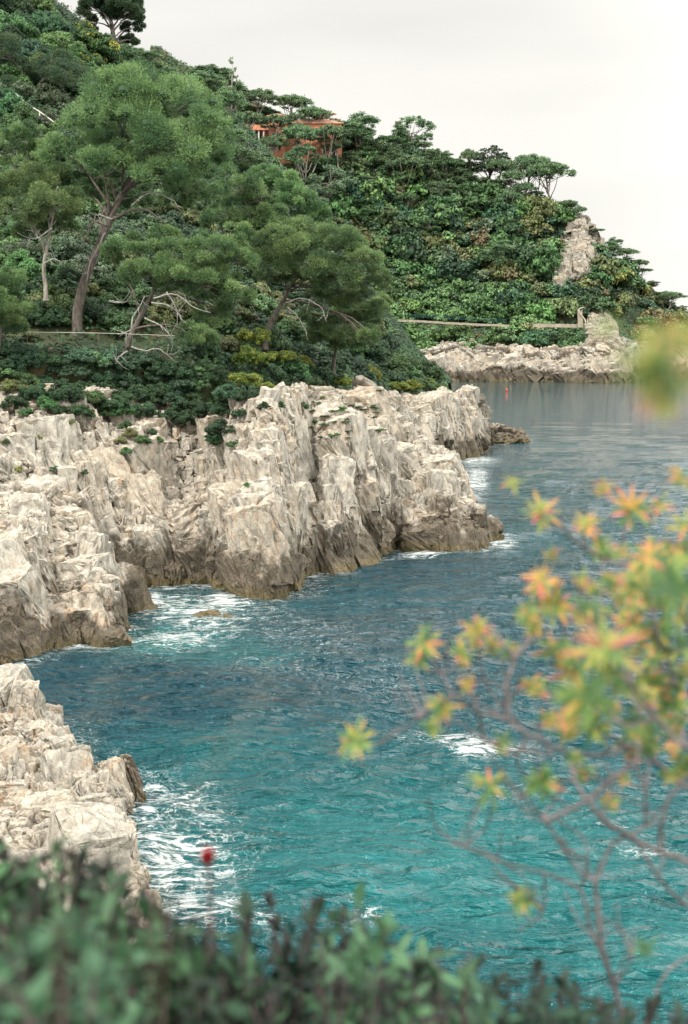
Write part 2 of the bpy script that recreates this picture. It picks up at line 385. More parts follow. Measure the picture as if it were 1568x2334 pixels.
SHORE = []          # waterline samples (x, y) for foam
def col_from(xw, yw, rows, back, Dw=None):
    """one column of the control net: underwater foot, waterline, then (x, y, setback), then the back row"""
    w0 = W(xw, yw) if Dw is None else P(xw, yw, Dw)*np.array([1, 1, 0])
    c = [w0+np.array([0, -.9, -2.2]), w0+np.array([0, 0, 0])]
    for (x, y, s) in rows: c.append(P(x, y, w0[1]+s))
    last = c[-1]
    if back == 'land': c += [last+np.array([0, 3, .4]), last+np.array([0, 9, .2])]
    else: c += [last+np.array([.3, 1.8, -1.0]), np.array([last[0]+1.0, last[1]+5.5, -2.])]
    return c
main_cols = [
 (-90,1372,[(-90,1270,1),(-90,1170,3),(-90,1070,5),(-90,980,7),(-90,905,10)],'land'),
 (40,1372,[(40,1262,1),(40,1165,3),(38,1060,5),(35,970,7),(32,900,10)],'land'),
 (150,1365,[(150,1262,.8),(150,1165,2.6),(150,1060,4.6),(150,975,6.6),(150,905,9.6)],'land'),
 (235,1350,[(235,1270,.6),(236,1190,2.4),(238,1085,4.5),(240,1000,6.8),(240,915,10)],'land'),
 (330,1342,[(325,1270,.8),(325,1192,2.4),(325,1092,4.8),(322,1010,7),(320,925,10.5)],'land'),
 (400,1337,[(398,1262,.3),(395,1188,1.6),(400,1112,6.2),(402,1020,8.2),(400,940,10.5)],'land'),
 (470,1337,[(470,1245,.3),(465,1155,1.9),(470,1095,6.2),(470,1020,8),(470,950,10.5)],'land'),
 (545,1360,[(545,1250,.1),(548,1160,1.6),(545,1090,5.6),(545,1010,7.4),(548,930,8.6)],'land'),
 (612,1368,[(612,1250,.1),(610,1155,1.4),(605,1065,5.0),(610,985,6.6),(612,912,8.2)],'land'),
 (660,1352,[(658,1262,.4),(655,1170,2.0),(655,1075,4.6),(660,990,7.2),(665,905,9.5)],'land'),
 (715,1312,[(712,1240,.8),(710,1150,2.6),(708,1055,4.6),(708,980,8.2),(710,908,13)],'land'),
 (770,1308,[(768,1228,0),(766,1125,1.4),(765,1025,3.0),(765,965,8.),(765,915,15)],'land'),
 (850,1277,[(850,1200,.2),(852,1105,1.6),(850,1020,3.6),(850,955,9.5),(852,905,19)],'land'),
 (905,1252,[(905,1190,1.0),(905,1100,2.8),(905,1035,4.6),(915,985,9),(930,948,16)],'sea'),
 (960,1258,[(965,1212,.6),(965,1150,3.2),(965,1080,5.2),(975,1030,9),(985,1008,14)],'sea'),
 (1030,1262,[(1030,1217,.4),(1020,1165,2.6),(1022,1100,4.6),(1030,1062,7.5),(1038,1046,10)],'sea'),
 (1075,1262,[(1075,1222,.4),(1068,1185,2.2),(1066,1150,4.2),(1066,1125,6),(1068,1112,8)],'sea'),
 (1108,1252,[(1108,1226,.4),(1100,1200,1.6),(1096,1182,2.8),(1094,1172,4),(1094,1168,5)],'sea'),
 (1126,1236,[(1125,1226,.3),(1122,1216,.8),(1120,1210,1.4),(1118,1207,2.),(1117,1206,2.6)],'sea'),
 (1132,1226,[(1131,1222,.3),(1129,1219,.6),(1127,1217,.9),(1126,1216,1.2),(1125,1216,1.5)],'sea')]
net = np.array([col_from(*c) for c in main_cols]).transpose(1, 0, 2)
SHORE += [W(c[0], c[1])[:2] for c in main_cols[4:]]
G, V, me = rock_object('main_cliff', net, 560, 1050, ROCK, 1., .72, 3, .28, [(150, 1.6, 2, .34), (480, 1.05, 2, .30), (1500, .55, 1, .36), (2600, .24, 0, .45)])
MAINV = V; MAINALL = np.empty(len(me.vertices)*3, np.float32); me.vertices.foreach_get('co', MAINALL); MAINALL = MAINALL.reshape(-1, 3).astype(float)
struct('main_cliff', me, 'pale fissured limestone cliff with brown splash zone running from the left edge to the rounded tip', 'cliff')
# second headland beyond the tip
h2 = [(800,1092,[(800,1050,2),(800,1000,4),(800,950,7),(805,925,11),(810,910,18)],'land'),
 (880,1088,[(880,1045,1.5),(880,995,3.5),(880,950,6),(885,928,10),(890,912,16)],'land'),
 (950,1066,[(950,1020,1),(950,970,2.6),(948,935,5),(948,922,9),(950,908,14)],'land'),
 (1000,1060,[(1000,1010,.8),(998,965,2.5),(998,935,5),(1000,912,8),(1000,900,13)],'sea'),
 (1040,1052,[(1040,1010,.6),(1036,965,2.5),(1036,935,4.5),(1038,912,8),(1040,899,12)],'sea'),
 (1068,1044,[(1070,1005,.4),(1068,965,2),(1066,935,3.6),(1068,912,6),(1070,899,9)],'sea'),
 (1098,1032,[(1100,1000,.4),(1096,965,1.6),(1090,938,3),(1086,915,4.6),(1085,903,6.5)],'sea'),
 (1110,1018,[(1110,1000,.4),(1108,985,1.4),(1106,972,2.6),(1104,964,3.6),(1103,960,4.6)],'sea')]
net = np.array([col_from(*c) for c in h2]).transpose(1, 0, 2)
SHORE += [W(c[0], c[1])[:2] for c in h2[2:]]
G, V, me = rock_object('headland', net, 260, 420, ROCK, 1.25, .75, 12, .28, [(170, 1.25, 2, .32), (500, .62, 1, .38), (900, .3, 0, .5)])
struct('headland', me, 'second pale rock headland standing out into the bay beyond the main cliff', 'headland')
# the near block at the left edge
nb = [(-70,1540,[(-70,1470,.3),(-70,1390,1.2),(-70,1290,3),(-70,1210,6),(-70,1150,10)],'land'),
 (10,1526,[(10,1470,.2),(8,1390,1.),(8,1290,3),(5,1210,5.5),(5,1155,9)],'land'),
 (75,1512,[(75,1470,.2),(75,1395,1),(72,1295,3),(72,1215,5.5),(72,1160,9)],'land'),
 (98,1488,[(100,1450,.7),(105,1380,1.6),(108,1295,3.4),(110,1220,6),(112,1165,9)],'land'),
 (150,1482,[(150,1440,.3),(150,1370,1.2),(150,1290,3.2),(150,1225,6),(150,1175,9)],'land'),
 (200,1480,[(200,1430,.3),(202,1370,1),(203,1300,2.8),(202,1240,5.6),(196,1185,8.5)],'sea'),
 (240,1482,[(240,1430,.2),(240,1375,.8),(240,1325,2),(238,1305,3.6),(236,1296,5)],'sea'),
 (268,1470,[(268,1425,.3),(268,1380,1),(266,1340,2),(264,1316,3),(262,1303,4)],'sea'),
 (286,1440,[(288,1420,.5),(286,1390,1.2),(283,1360,2),(280,1335,2.8),(277,1318,3.6)],'sea')]
net = np.array([col_from(*c) for c in nb]).transpose(1, 0, 2)
SHORE += [W(c[0], c[1])[:2] for c in nb]
G, V, me = rock_object('near_bluff', net, 360, 420, ROCK, .8, .75, 21, .2, [(60, 1.6, 2, .3), (200, 1.0, 2, .28), (800, .5, 1, .34), (1600, .24, 0, .45)])
struct('near_bluff', me, 'bright pitted limestone bluff at the left edge in front of the main cliff', 'bluff')
# the ridge at lower left, from its crest down to the sea on the far side and down to the gully on the near side
crest = [(-120,1500,50),(0,1556,46.5),(46,1580,45),(75,1640,43.5),(108,1672,42.5),(140,1690,41.6),(178,1742,40.5),(215,1762,39.8),(240,1775,39),(252,1845,38),(258,1915,36.5),(262,1985,34.6),(262,2050,33),(255,2200,30.5)]
net = []
for (x, y, D) in crest:
    c = P(x, y, D); h = max(c[2], .6)
    net.append([c+[.35, 3.4, -h-1.6], c+[.2, 1.9, -h*.55], c+[.05, .6, -h*.15], c, c+[-.5, -.8, -h*.12], c+[-1.1, -2., -h*.30], c+[-1.9, -3.2, -h*.50], c+[-3.2, -4.6, -h*.45], c+[-5.6, -7, -h*.5]])
net = np.array(net).transpose(1, 0, 2)
G, V, me = rock_object('shore_ridge', net[:, ::-1], 300, 520, ROCKLOW, .55, .75, 40, .2, [(130, 1.6, 2, .3), (260, .9, 2, .34), (500, .5, 1, .38), (600, .25, 0, .4)], 290)
SHORE += [(q[0]+.3, q[1]+.3) for q in net[0]*.35+net[1]*.65]
SHORE += [(q[0]+1.2, q[1]+.2) for q in net[0][8:]*.35+net[1][8:]*.65]
struct('shore_ridge', me, 'jagged limestone ridge sloping down to the water at the lower left', 'rocks')
front = [(-160,1640,36),(-40,1725,34.5),(30,1752,34),(75,1800,33),(120,1830,32.4),(160,1862,31.6),(182,1895,31),(196,1940,30),(200,2000,28.6),(200,2080,27),(200,2200,25)]
net = []
for (x, y, D) in front:
    c = P(x, y, D); h = max(c[2], .8)
    net.append([c+[1.6, 2.6, -h-1.], c+[.9, 1.4, -h*.55], c+[.3, .45, -h*.12], c, c+[-.5, -.7, -h*.05], c+[-1.4, -2.2, -h*.12], c+[-2.6, -4, -h*.2], c+[-4.4, -7, -h*.1]])
net = np.array(net).transpose(1, 0, 2)
G, V, me = rock_object('front_ridge', net[:, ::-1], 260, 420, ROCKLOW, .5, .7, 55, .2, [(110, 1.6, 2, .3), (200, .9, 2, .34), (400, .5, 1, .38), (500, .25, 0, .4)], 250)
struct('front_ridge', me, 'nearer limestone ridge at the lower left, partly behind the blurred bush', 'rocks')
# single boulders standing in or beside the water
def boulder(x, y, r, h, seed, label, cat='rock', k=.6, zoff=-.15, group=None, name='boulder'):
    c = W(x, y); th = np.linspace(0, 2*math.pi, 90)[None, :]; ph = np.linspace(-.5, math.pi/2, 50)[:, None]
    G = np.stack([r*np.cos(ph)*np.cos(th), r*.8*np.cos(ph)*np.sin(th), h*np.sin(ph)+0*th], -1)
    Gd, cr, tn = rock_disp(G+c, k, .8, seed, .2); Gd[:, -1] = Gd[:, 0]; Gd[-1] = Gd[-1].mean(0)
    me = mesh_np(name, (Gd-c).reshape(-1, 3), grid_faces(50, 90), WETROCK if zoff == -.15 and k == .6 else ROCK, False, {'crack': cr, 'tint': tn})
    o = obj(name, me, None, c+[0, 0, zoff]); tag(o, label, cat, group); SHORE.extend([(c[0]-r, c[1]), (c[0]+r*.9, c[1]-.3), (c[0], c[1]-r)])
    return o
boulder(460,1416,1.5,.45,61,'low dark boulder awash in the swirling foam of the cove')
boulder(1135,1008,4.2,2.9,62,'outermost brown rock joined to the second headland, near one',k=1.1,zoff=-.4)
boulder(1158,1003,2.6,2.4,63,'small brown rock at the seaward end beyond the second headland',k=1.,zoff=-.4)
boulder(1124,1232,.8,1.9,64,'dark wet boulder at the very tip of the main cliff',zoff=-.3)
boulder(286,1850,.6,1.9,65,'upright dark pinnacle at the seaward edge of the lower left ridge',k=.4)
boulder(322,1972,.7,.7,66,'small wet rock in surf at the foot of the lower left ridge',k=.35)
# far shore
def far_rocks(name, cols, nr, nc, k, seed, label, lean=.3, amp=1.):
    net = []
    for c in cols:
        base = P(c[0], c[1], c[2]); 
        col = [base*[1, 1, 0]+[0, -3, -4], base*[1, 1, 0]+[0, 0, .0]]
        col += [P(x, y, c[2]+s) for (x, y, s) in c[3]]
        col.append(col[-1]+[0, 12, 1]); net.append(col)
    net = np.array(net).transpose(1, 0, 2)
    G, V, me = rock_object(name, net, nr, nc, ROCKFAR, k, amp, seed, lean, [(260, 1.2, 1, .4), (900, .6, 0, .45)])
    return struct(name, me, label, 'rocks')
far_rocks('far_shore', [(900,868,515,[(900,850,3),(900,830,6),(900,800,12)]),(980,869,512,[(980,845,2),(978,822,6),(975,792,11)]),
 (1030,868,512,[(1030,845,1),(1030,822,5),(1030,784,11)]),(1090,866,515,[(1090,845,2),(1092,822,6),(1095,786,13)]),
 (1150,868,513,[(1150,845,1.5),(1150,822,5),(1150,790,12)]),(1220,869,511,[(1220,847,1),(1222,825,5),(1225,797,12)]),
 (1290,871,507,[(1290,850,1),(1288,826,5),(1285,795,12)]),(1350,873,502,[(1350,852,1),(1345,825,5),(1335,785,12)]),
 (1400,874,500,[(1400,850,1.5),(1395,820,6),(1385,775,15)]),(1440,872,510,[(1440,850,2),(1436,815,7),(1420,778,18)]),
 (1485,868,535,[(1485,850,2),(1480,815,8),(1475,785,18)]),(1550,864,560,[(1550,850,2),(1548,820,8),(1545,790,18)]),
 (1620,862,575,[(1620,850,2),(1620,820,8),(1620,790,18)]),(1750,860,590,[(1750,850,2),(1750,820,8),(1750,790,18)])],
 150, 900, 3., 91, 'white and brown shore rocks along the far side of the bay', .6)
# ================================================================ LAND
LAND = {}; ROWLIM = {}
def land(name, cols, nr, nc, mat, seed, amp, label=None):
    """cols: list of columns, each a list of (x, y, D) or ready-made points"""
    net = np.array([[q if len(q) == 4 and False else (P(*q) if not isinstance(q, np.ndarray) else q) for q in c] for c in cols]).transpose(1, 0, 2)
    ROWLIM[name] = int(np.searchsorted(arcparam(net, nr, 0), len(net)-3+.02)); G = loft(net, nr, nc); p = G.reshape(-1, 3)
    G = (p+np.stack([0*p[:, 0], 0*p[:, 0], amp*fbm(p*.12, seed, 4)], 1)).reshape(G.shape)
    LAND[name] = G
    o = struct(name, mesh_np(name, G.reshape(-1, 3), grid_faces(nr, nc), mat, True), label, 'ground')
    return G
m, t, b = newmat('earth'); SOIL = m
n1 = noise(t, .35, 6, .65, geo_pos(t)); n2 = noise(t, 3, 5, .7, geo_pos(t))
c1 = ramp(t, [(.35, (.03, .05, .02)), (.55, (.055, .065, .03)), (.64, (.17, .10, .055)), (.75, (.26, .17, .10))], n1.outputs['Fac']).outputs[0]
t.links.new(mixc(t, math_(t, 'MULTIPLY', n2.outputs['Fac'], .6), c1, (.05, .06, .025)), b.inputs['Base Color'])
b.inputs['Roughness'].default_value = .95; t.links.new(bump(t, n2.outputs['Fac'], .8, .2), b.inputs['Normal'])
# far hillside
ridge = [(340,135,600),(480,205,600),(560,250,605),(650,290,612),(760,330,612),(860,345,615),(960,372,615),(1060,412,612),(1160,445,608),(1250,474,602),(1310,490,596),(1345,520,594),(1375,580,596),(1430,612,625),(1490,662,650),(1550,706,680),(1620,750,710),(1760,805,740)]
cols = []
for (x, y, D) in ridge:
    far = x > 1400
    b0 = 520+max(0, (x-1400))*.35 if x > 900 else 512
    y0, y1, y2 = 862, 790 if not far else 800, 748 if not far else 770
    y1 = min(y1, 862); t_ = lambda f: y2+(y-y2)*f
    Dm = lambda f: (b0+32)+(D-b0-32)*f
    c = [P(x, y0, b0+6)*[1, 1, 0]+[0, 0, -3], (x, y1, b0+16), (x, y2+6, b0+26), (x, y2-4, b0+33), (x, t_(.35), Dm(.35)), (x, t_(.7), Dm(.68)), (x, y, D)]
    r = P(x, y, D); c.append(r+[0, 25, -3]); c.append(r+[0, 120, -r[2]*.8]); cols.append(c)
GA = land('far_hillside', cols, 150, 240, SOIL, 5, 2.2, 'steep green hillside across the bay')
# near hillside (spur running down to the second headland)
def nearcol(x, rim, pts, back):
    c = [P(x, rim[0], rim[1]+5)+[0, 0, -3.]]+[P(x_, y_, D_) for (x_, y_, D_) in pts]; r = c[-1]; c.append(r+[back, 18, -2.]); c.append(r+[back*3, 70, -r[2]*.6] if x < 860 else r+[2, 14, -r[2]-3]); return c
cols = [nearcol(-220,(905,88),[(-220,850,91),(-220,800,93),(-220,785,96),(-220,700,101),(-220,500,118),(-220,250,140),(-220,0,165),(-220,-200,190)],0),
 nearcol(0,(905,88),[(0,850,91),(0,800,93),(0,785,96.5),(0,700,101),(0,500,118),(0,280,140),(0,80,165),(0,-60,185)],0),
 nearcol(150,(905,89),[(150,850,92),(150,800,94),(150,785,97),(150,700,102),(150,520,118),(150,300,142),(150,130,168),(150,40,188)],0),
 nearcol(260,(915,89),[(260,850,93),(260,802,95),(260,785,98),(260,705,103),(260,540,120),(260,350,145),(260,200,172),(260,115,196)],1),
 nearcol(360,(930,91),[(360,860,94),(360,805,96),(360,788,99),(360,710,104),(360,560,122),(360,400,148),(360,260,180),(360,165,210)],2),
 nearcol(470,(950,92),[(470,870,95),(470,815,98),(470,795,101),(470,720,107),(470,600,126),(470,460,152),(470,330,185),(470,235,220)],3),
 nearcol(580,(915,96),[(580,880,99),(580,835,102),(580,805,105),(580,740,112),(580,640,130),(580,520,155),(580,410,185),(580,340,215)],3),
 nearcol(680,(905,103),[(680,875,106),(680,840,110),(680,810,114),(680,760,121),(680,690,138),(680,600,160),(680,530,185),(680,480,208)],3),
 nearcol(780,(900,121),[(780,885,124),(780,862,127),(780,838,131),(780,800,138),(780,745,150),(780,690,168),(780,640,188),(780,600,206)],3),
 nearcol(870,(903,166),[(870,893,169),(870,880,173),(870,866,177),(870,848,182),(870,810,188),(870,775,195),(870,740,202),(870,715,210)],2),
 nearcol(950,(906,176),[(950,899,178),(950,889,181),(950,878,184),(950,866,188),(950,850,193),(950,836,198),(950,822,205),(950,812,212)],2),
 nearcol(1020,(905,188),[(1020,901,190),(1020,897,192),(1020,893,195),(1020,889,198),(1020,885,201),(1020,881,205),(1020,877,209),(1020,872,213)],2)]
GB = land('near_hillside', cols, 220, 300, SOIL, 8, .5, 'wooded slope rising behind the main cliff')
# slope beneath the viewpoint
cols = []
for x in (-26, -16, -9, -5, -2, 0, 2.2, 4.5, 7):
    edge = 1 if x < -1 else 0
    prof = [(-14, 12.6), (-2, 12.5), (.8, 12.2), (2.6, 11.0), (5, 9.0), (9, 6.0), (14, 3.8), (20, 2.6), (26, 2.0+0*edge), (30, .4)]
    if x > -1: prof = [(-14, 12.6), (-2, 12.5), (.6, 12.0), (1.6, 10.4), (2.6, 8), (4, 5.2), (5.6, 2.6), (7, .8), (8.5, -1.0), (10, -3)]
    if -6 < x < -1: prof = [(-14, 12.6), (-2, 12.5), (.7, 12.1), (2.2, 10.8), (4.2, 8.6), (7.5, 5.4), (12, 2.8), (17, 1.4), (22, .0), (26, -2)]
    cols.append([np.array([x*(1 if y < 12 else 1.0), y, z]) for (y, z) in prof])
GV = land('viewpoint_slope', cols, 120, 140, SOIL, 18, .25, 'bushy slope dropping from the viewpoint')
# ================================================================ SEA
def sea():
    nv, nu = 860, 760
    vs = np.concatenate([np.linspace(1130, 348, nv-30), 342+6/np.linspace(1.3, 30, 30)])   # denser away from the viewer in step with perspective
    D = 14*F/(vs-HORIZON)
    a = np.concatenate([np.linspace(-2.2, -.30, 60)[:-1], np.linspace(-.30, .30, nu-120), np.linspace(.30, 2.2, 62)[1:]])
    X = D[:, None]*a[None, :]; Y = D[:, None]+0*a[None, :]
    p = np.stack([X, Y, 0*X], -1).reshape(-1, 3); h = np.zeros(len(p)); rng = np.random.default_rng(4)
    cell = np.repeat(np.gradient(D), len(a)); cell = np.abs(cell); cw = (D[:, None]*.0008+0*X).ravel()
    res = np.maximum(cell*1.0, cw)
    wr = np.stack([fbm(p*.09, 300, 3), fbm(p*.09+9, 301, 3), 0*h], 1)*3.2
    for (lam, amp, s) in ((9, .18, 1), (4.6, .30, 2), (2.4, .32, 3), (1.25, .19, 4), (.65, .075, 5)):
        q = (p+wr*min(1, lam/3.))/lam; an = rad(-18+9*s)
        q = np.stack([(q[:, 0]*math.cos(an)+q[:, 1]*math.sin(an))*.50, (-q[:, 0]*math.sin(an)+q[:, 1]*math.cos(an))*1.1, q[:, 2]], 1)
        n = vnoise(q, 200+s); r = 1-np.abs(n)*1.6
        h += amp*r*np.clip((lam/res-1.2)/2, 0, 1)*(.75+.5*vnoise(p*.05, 90+s))
    h *= .85*np.interp(p[:, 1], [50, 110, 220, 600], [1, .7, .24, .08])
    sh = np.array(SHORE); d = np.full(len(p), 1e9)
    # densify the shore
    px, py = p[:, 0], p[:, 1]; near = (py < 260) & (np.abs(px) < 80)
    dn = np.full(near.sum(), 1e9)
    for s_ in sh: dn = np.minimum(dn, np.hypot(px[near]-s_[0], (py[near]-s_[1])))
    d[near] = dn
    foam = .62*np.exp(-np.maximum(d-.8, 0)/1.0)
    dx, dy = project(p)
    def blob(x, y, rx, ry, s, e=1.3):
        q = ((dx-x)/rx)**2+((dy-y)/ry)**2; return s*np.exp(-q**e)
    for b_ in ((430,1395,150,45,.74),(330,1385,70,40,.9),(520,1372,70,22,.98),(430,1410,70,14,.85),(560,1400,160,30,.45),(400,1465,120,26,.82),(330,1500,90,22,.35),(500,1440,120,30,.45),
               (700,1320,60,25,.6),(690,1350,90,25,.45),(960,1268,60,9,.95),(905,1278,40,8,.6),(946,1250,10,18,.9),(1145,1246,36,14,.95),(1120,1215,30,50,.5),(1085,1090,36,60,.66),(1075,1150,34,50,.62),(1090,1050,50,12,.9),
               (335,1900,30,60,.85),(355,1960,50,50,.68),(420,2020,90,80,.55),(400,2110,110,70,.6),(480,1970,90,40,.5),(600,2130,60,40,.35),
               (1085,1742,70,22,.95),(1020,1712,90,16,.75),(1170,1735,80,24,.6),(940,1700,90,25,.40),(1480,1950,90,22,.62),(1400,1900,60,10,.5),(1180,1000,40,5,.5),
               (60,1530,60,10,.55),(220,1502,70,8,.45),(150,1500,40,7,.5),(820,2100,60,40,.5),(850,1570,260,110,.22),(700,1450,230,90,.30),(620,1530,200,60,.25),(1160,1820,160,30,.25),(1000,1180,300,140,.12)):
        foam = np.maximum(foam, blob(*b_))
    foam *= .8+.35*fbm(p*.25, 400, 3)
    turq = 0*h
    for b_ in ((380,1470,170,60,.75),(560,1500,170,50,.6),(640,1780,620,170,.55),(1000,2000,900,300,.85),(1500,2200,600,300,.75),(430,1400,160,60,.5),(420,1950,160,160,.6)):
        turq = np.maximum(turq, blob(*b_, 1.0))
    turq += .13+.18*fbm(p*.08, 410, 3)
    for b_ in ((300,1590,420,70,.7),(900,1300,260,30,.3),(850,1450,260,60,.2)): turq -= blob(*b_)
    h += .12*np.clip(foam-.4, 0, 1)*(1+fbm(p*1.6, 420, 3))
    p[:, 2] = h-.06
    return mesh_np('sea', p, grid_faces(len(D), len(a)), None, True, {'foam': foam, 'turq': np.clip(turq, 0, 1)})
m, t, b = newmat('sea_water'); pos = geo_pos(t)
tq = attr(t, 'turq'); fo = attr(t, 'foam')
nz1 = noise(t, .9, 5, .6, mapping(t, pos, (.6, 1.5, 1)), .4).outputs['Fac']
body = ramp(t, [(0, (.0006, .026, .040)), (.35, (.001, .046, .060)), (.7, (.003, .074, .080)), (1, (.012, .125, .128))],
            math_(t, 'ADD', tq, math_(t, 'MULTIPLY', math_(t, 'SUBTRACT', nz1, .5), .55), None, True)).outputs[0]
wn = noise(t, .35, 5, .65, pos); wa = N(t, 'ShaderNodeVectorMath', operation='SCALE'); wa.inputs['Scale'].default_value = 2.6
t.links.new(wn.outputs['Color'], wa.inputs[0]); wb = N(t, 'ShaderNodeVectorMath', operation='ADD')
t.links.new(mapping(t, pos, (.75, 1.15, 1)), wb.inputs[0]); t.links.new(wa.outputs[0], wb.inputs[1])
def lace(sc_, wd):
    v = N(t, 'ShaderNodeTexVoronoi', feature='DISTANCE_TO_EDGE', voronoi_dimensions='2D'); v.inputs['Scale'].default_value = sc_
    t.links.new(wb.outputs[0], v.inputs['Vector'])
    d_ = math_(t, 'SUBTRACT', math_(t, 'MULTIPLY', math_(t, 'POWER', fo, 1.5), wd), v.outputs['Distance'])
    return mrange(t, d_, -.02, .10)
fn = noise(t, 1.5, 9, .74, mapping(t, pos, (.55, 1.3, 1)), 1.6).outputs['Fac']
f1_ = lace(1.5, .30); f2_ = lace(3.6, .34)
solid = mrange(t, math_(t, 'ADD', math_(t, 'MULTIPLY', fo, .75), math_(t, 'MULTIPLY', math_(t, 'SUBTRACT', fn, .5), 2.1)), .42, .66)
fm = math_(t, 'MAXIMUM', math_(t, 'MULTIPLY', math_(t, 'MAXIMUM', f1_, f2_), mrange(t, fn, .44, .58)), solid)
fleck_glint = mrange(t, noise(t, 5, 3, .7, mapping(t, pos, (.55, 1.6, 1)), .6).outputs['Fac'], .655, .70)  # white flecks: sparse foam plus sky glints painted into the base colour
fm = math_(t, 'MAXIMUM', fm, math_(t, 'MULTIPLY', fleck_glint, math_(t, 'MULTIPLY_ADD', fo, 1.2, .30, True)))
fm = math_(t, 'MULTIPLY', fm, mrange(t, fo, .03, .2, .55, 1))
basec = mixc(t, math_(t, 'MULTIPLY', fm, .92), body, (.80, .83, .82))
t.links.new(basec, b.inputs['Base Color']); b.inputs['IOR'].default_value = 1.40; b.inputs['Specular Tint'].default_value = (.35, .84, .95, 1)
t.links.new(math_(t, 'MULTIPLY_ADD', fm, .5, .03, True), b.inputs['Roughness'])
sp_ = N(t, 'ShaderNodeSeparateXYZ'); t.links.new(pos, sp_.inputs[0]); fall = math_(t, 'POWER', math_(t, 'DIVIDE', 62, math_(t, 'MAXIMUM', sp_.outputs[1], 62)), 1.05)
rip = noise(t, 1.9, 4, .55, mapping(t, pos, (.55, 1.35, 1), (0, 0, rad(14))), .5).outputs['Fac']
rip2 = noise(t, .62, 3, .55, mapping(t, pos, (.5, 1.4, 1), (0, 0, rad(-10))), .4).outputs['Fac']
rip3 = noise(t, 5.5, 3, .6, mapping(t, pos, (.6, 1.3, 1), (0, 0, rad(4))), .3).outputs['Fac']
hsum = math_(t, 'ADD', math_(t, 'MULTIPLY', rip2, 1.5), math_(t, 'ADD', math_(t, 'MULTIPLY', rip, .78), math_(t, 'MULTIPLY', rip3, .10)))
t.links.new(bump(t, math_(t, 'MULTIPLY', hsum, fall), 1, 1.0), b.inputs['Normal'])
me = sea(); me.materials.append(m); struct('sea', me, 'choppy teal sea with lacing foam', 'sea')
fl = mesh_np('horizon_sea', np.array([[-18000, 2400, -.4], [18000, 2400, -.4], [18000, 19000, -.4], [-18000, 19000, -.4]]), np.array([[0, 1, 2, 3]]), m)
# ================================================================ PLANTS: builders
UP = np.array([0, 0, 1.])
def unit(v): return v/np.maximum(np.linalg.norm(v, axis=-1, keepdims=True), 1e-9)
def leaf_quads(pos, nrm, L, Wd, mode, rng):
    n = len(pos); r = unit(rng.normal(size=(n, 3)))
    if mode == 'needle': t = unit(nrm+.75*r+.35*UP); s = unit(np.cross(t, unit(rng.normal(size=(n, 3)))))
    else:
        nn = unit(nrm+.85*r+.25*UP); t = unit(np.cross(nn, unit(rng.normal(size=(n, 3))))); s = np.cross(nn, t)
    l = (L*rng.uniform(.6, 1.3, n))[:, None]; w_ = (Wd*rng.uniform(.7, 1.2, n))[:, None]
    V = np.stack([pos-t*l*.5, pos+s*w_*.5, pos+t*l*.5, pos-s*w_*.5], 1).reshape(-1, 3)
    return V, np.arange(4*n).reshape(n, 4)
def sphere_dirs(n, rng, low=-1.):
    z = rng.uniform(low, 1, n); a = rng.uniform(0, 2*math.pi, n); r = np.sqrt(1-z*z)
    return np.stack([r*np.cos(a), r*np.sin(a), z], 1)
def lowsphere(nr=5, nc=8):
    ph = np.linspace(-math.pi/2, math.pi/2, nr)[:, None]; th = np.linspace(0, 2*math.pi, nc+1)[None, :-1]
    V = np.stack([np.cos(ph)*np.cos(th), np.cos(ph)*np.sin(th), np.sin(ph)+0*th], -1).reshape(-1, 3)
    a = np.arange(nr*nc).reshape(nr, nc); b = np.roll(a, -1, 1)
    return V, np.stack([a[:-1], b[:-1], b[1:], a[1:]], -1).reshape(-1, 4)
LSV, LSF = lowsphere()
def crown(bag, lobes, N, L, Wd, mode, seed, sub=.36, core=.62, low=-.75, shell=(.5, 1.22), nsub=14, flat=1.):
    """foliage built as leaf clumps over the surface of every lobe; low = how far down clumps go"""
    rng = np.random.default_rng(seed); cl = []
    for (c, r) in lobes:
        c = np.asarray(c, float); r = np.asarray(r, float); R = r.mean()
        m = max(6, int(nsub*rng.uniform(.85, 1.15)))
        d = sphere_dirs(m, rng, low); rs = R*sub*rng.uniform(.65, 1.25, m)
        cc = c+d*(r*(1-sub*.55))*rng.uniform(.75, 1.08, m)[:, None]
        for i in range(m): cl.append((cc[i], rs[i], rng.random(), d[i]))
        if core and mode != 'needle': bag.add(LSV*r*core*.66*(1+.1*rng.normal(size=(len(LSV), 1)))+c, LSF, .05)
    tot = sum(q[1]**2 for q in cl)
    for (c, rs, tv, d0) in cl:
        n = max(4, int(N*rs*rs/tot)); d = sphere_dirs(n, rng, -.85); d = unit(d+.35*d0)
        rr = rs*rng.uniform(shell[0], shell[1], n)**.8
        pos = c+d*rr[:, None]*np.array([1.1, 1.1, .82*flat])
        V, Fq = leaf_quads(pos, d, L, Wd, mode, rng)
        ti = np.clip(.15+.5*tv+.35*rng.random(n), 0, 1)
        bag.add(V, Fq, np.repeat(ti, 4))
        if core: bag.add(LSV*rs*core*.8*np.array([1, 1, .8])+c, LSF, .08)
def limb(p0, p1, sag, n, rng, j=.0):
    p0, p1 = np.asarray(p0, float), np.asarray(p1, float); t = np.linspace(0, 1, n)[:, None]
    p = p0+(p1-p0)*t; p = p+sag*np.sin(t*math.pi)*np.linalg.norm(p1-p0)
    if j: p[1:-1] += rng.normal(0, j, p[1:-1].shape)
    return p
PINE = foliage_material('pine_needles', (.026, .058, .030), (.10, .185, .075), (.28, .40, .15), trans=.2)
PINEDARK = foliage_material('stone_pine_needles', (.022, .052, .032), (.055, .11, .06), (.12, .19, .09), trans=.15)
